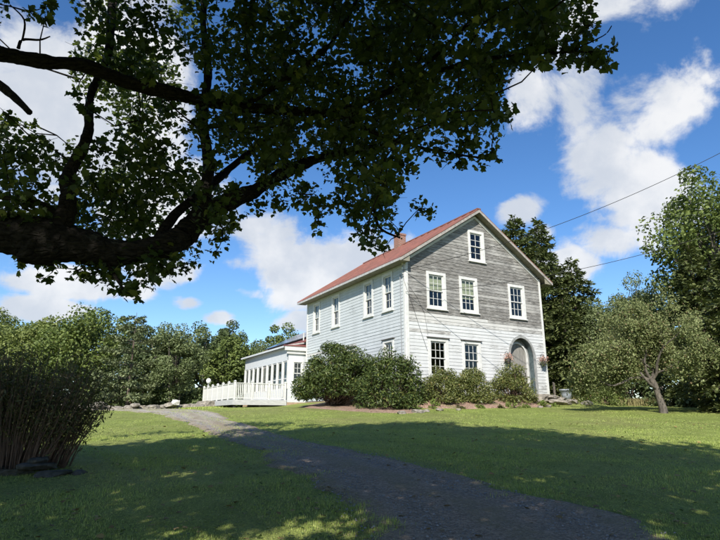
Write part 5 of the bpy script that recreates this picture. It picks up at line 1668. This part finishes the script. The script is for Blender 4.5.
# dry tan grass along the edges of the drive
x, y = scatter(200000, 4.6, 30, 1.4)
e, dl, dr = road_dist(x, y)
ok = ((np.abs(dl - dr) < .7) & (y > 11) & (e > 0) & (rg.random(len(x)) < .5)) | (np.abs(e + .12) < np.abs(rg.normal(0, .22, len(x)))) & (np.abs(e) < .7) & (np.sin(x * 2.1 + y) + np.sin(y * 1.3 - x) + rg.normal(0, .5, len(x)) > .1)
x, y, e = x[ok], y[ok], e[ok]
m = len(x)
a = rg.uniform(0, 6.283, m)
h = rg.uniform(.012, .04, m)
b = np.stack([x, y, ground(x, y) + .006 + np.clip(e, 0, .12) * .30], -1)
td = np.stack([np.cos(a), np.sin(a), 0 * a], -1)
pr = np.stack([-np.sin(a), np.cos(a), 0 * a], -1) * .004
o = link('dry_grass', np_mesh('dry_grass', np.stack([b - pr, b + pr, b + td * h[:, None] * 1.2 + np.array([0, 0, 1.0]) * h[:, None] * .6], 1), 3), M['straw'])
tag(o, 'dry tan grass along both edges of the gravel drive', 'grass', kind='stuff')

# clover and weed rosettes in the near lawn
x, y = scatter(9000, 4.6, 18, 1.6)
e = road_dist(x, y)[0]
ok = e < -.05
ok &= (np.sin(x * 1.3 + 2) * np.cos(y * .9 + x * .4) > -.1)
x, y = x[ok], y[ok]
p = np.stack([x, y, ground(x, y) + rg.uniform(.01, .04, len(x))], -1)
o = link('clover', np_mesh('clover', leaves(rg, p, .045, LEAF_OVAL, up=2.0, droop=0.0, rand=.5), 6), M['oak_green'])
tag(o, 'low clover and weed leaves scattered through the near lawn', 'clover', kind='stuff')

# a few fallen leaves on lawn and drive
x, y = scatter(700, 4.6, 17, 1.3)
p = np.stack([x, y, ground(x, y) + .035], -1)
o = link('fallen_leaves', np_mesh('fallen_leaves', leaves(rg, p, .07, LEAF_MAPLE, up=3.0, droop=0.0, rand=.6), 14), m_leaf('fallen leaf', (.16, .10, .04), (.30, .22, .08), None, .1, .7))
tag(o, 'scattered fallen brown maple leaves on lawn and drive', 'leaves', kind='stuff')

# loose stones on the drive
n = 9000
i = (rg.random(n) ** 1.6 * (NR * .62)).astype(int) + 6
s = rg.uniform(.02, .98, n)
q = rl[i] + (rr_[i] - rl[i]) * s[:, None] + rg.normal(0, .05, (n, 2))
r = rg.uniform(.006, .020, n)
octa = np.array([(1, 0, 0), (0, 1, 0), (-1, 0, 0), (0, -1, 0), (0, 0, .7), (0, 0, -.6)])
tri = np.array([(0, 1, 4), (1, 2, 4), (2, 3, 4), (3, 0, 4), (1, 0, 5), (2, 1, 5), (3, 2, 5), (0, 3, 5)])
an = rg.uniform(0, 6.283, n)
V = octa[None] * rg.uniform(.6, 1.3, (n, 6, 1)) * r[:, None, None]
V = np.stack([V[..., 0] * np.cos(an)[:, None] - V[..., 1] * np.sin(an)[:, None], V[..., 0] * np.sin(an)[:, None] + V[..., 1] * np.cos(an)[:, None], V[..., 2]], -1)
V += np.stack([q[:, 0], q[:, 1], ground(q[:, 0], q[:, 1]) + .024], -1)[:, None, :]
o = link('loose_gravel', np_mesh('loose_gravel', V[:, tri].reshape(-1, 3), 3), m_plain('loose gravel stone', (.26, .26, .265), (.13, .13, .14), 9, .85, .1))
tag(o, 'loose grey gravel stones lying on the drive', 'gravel', kind='stuff')
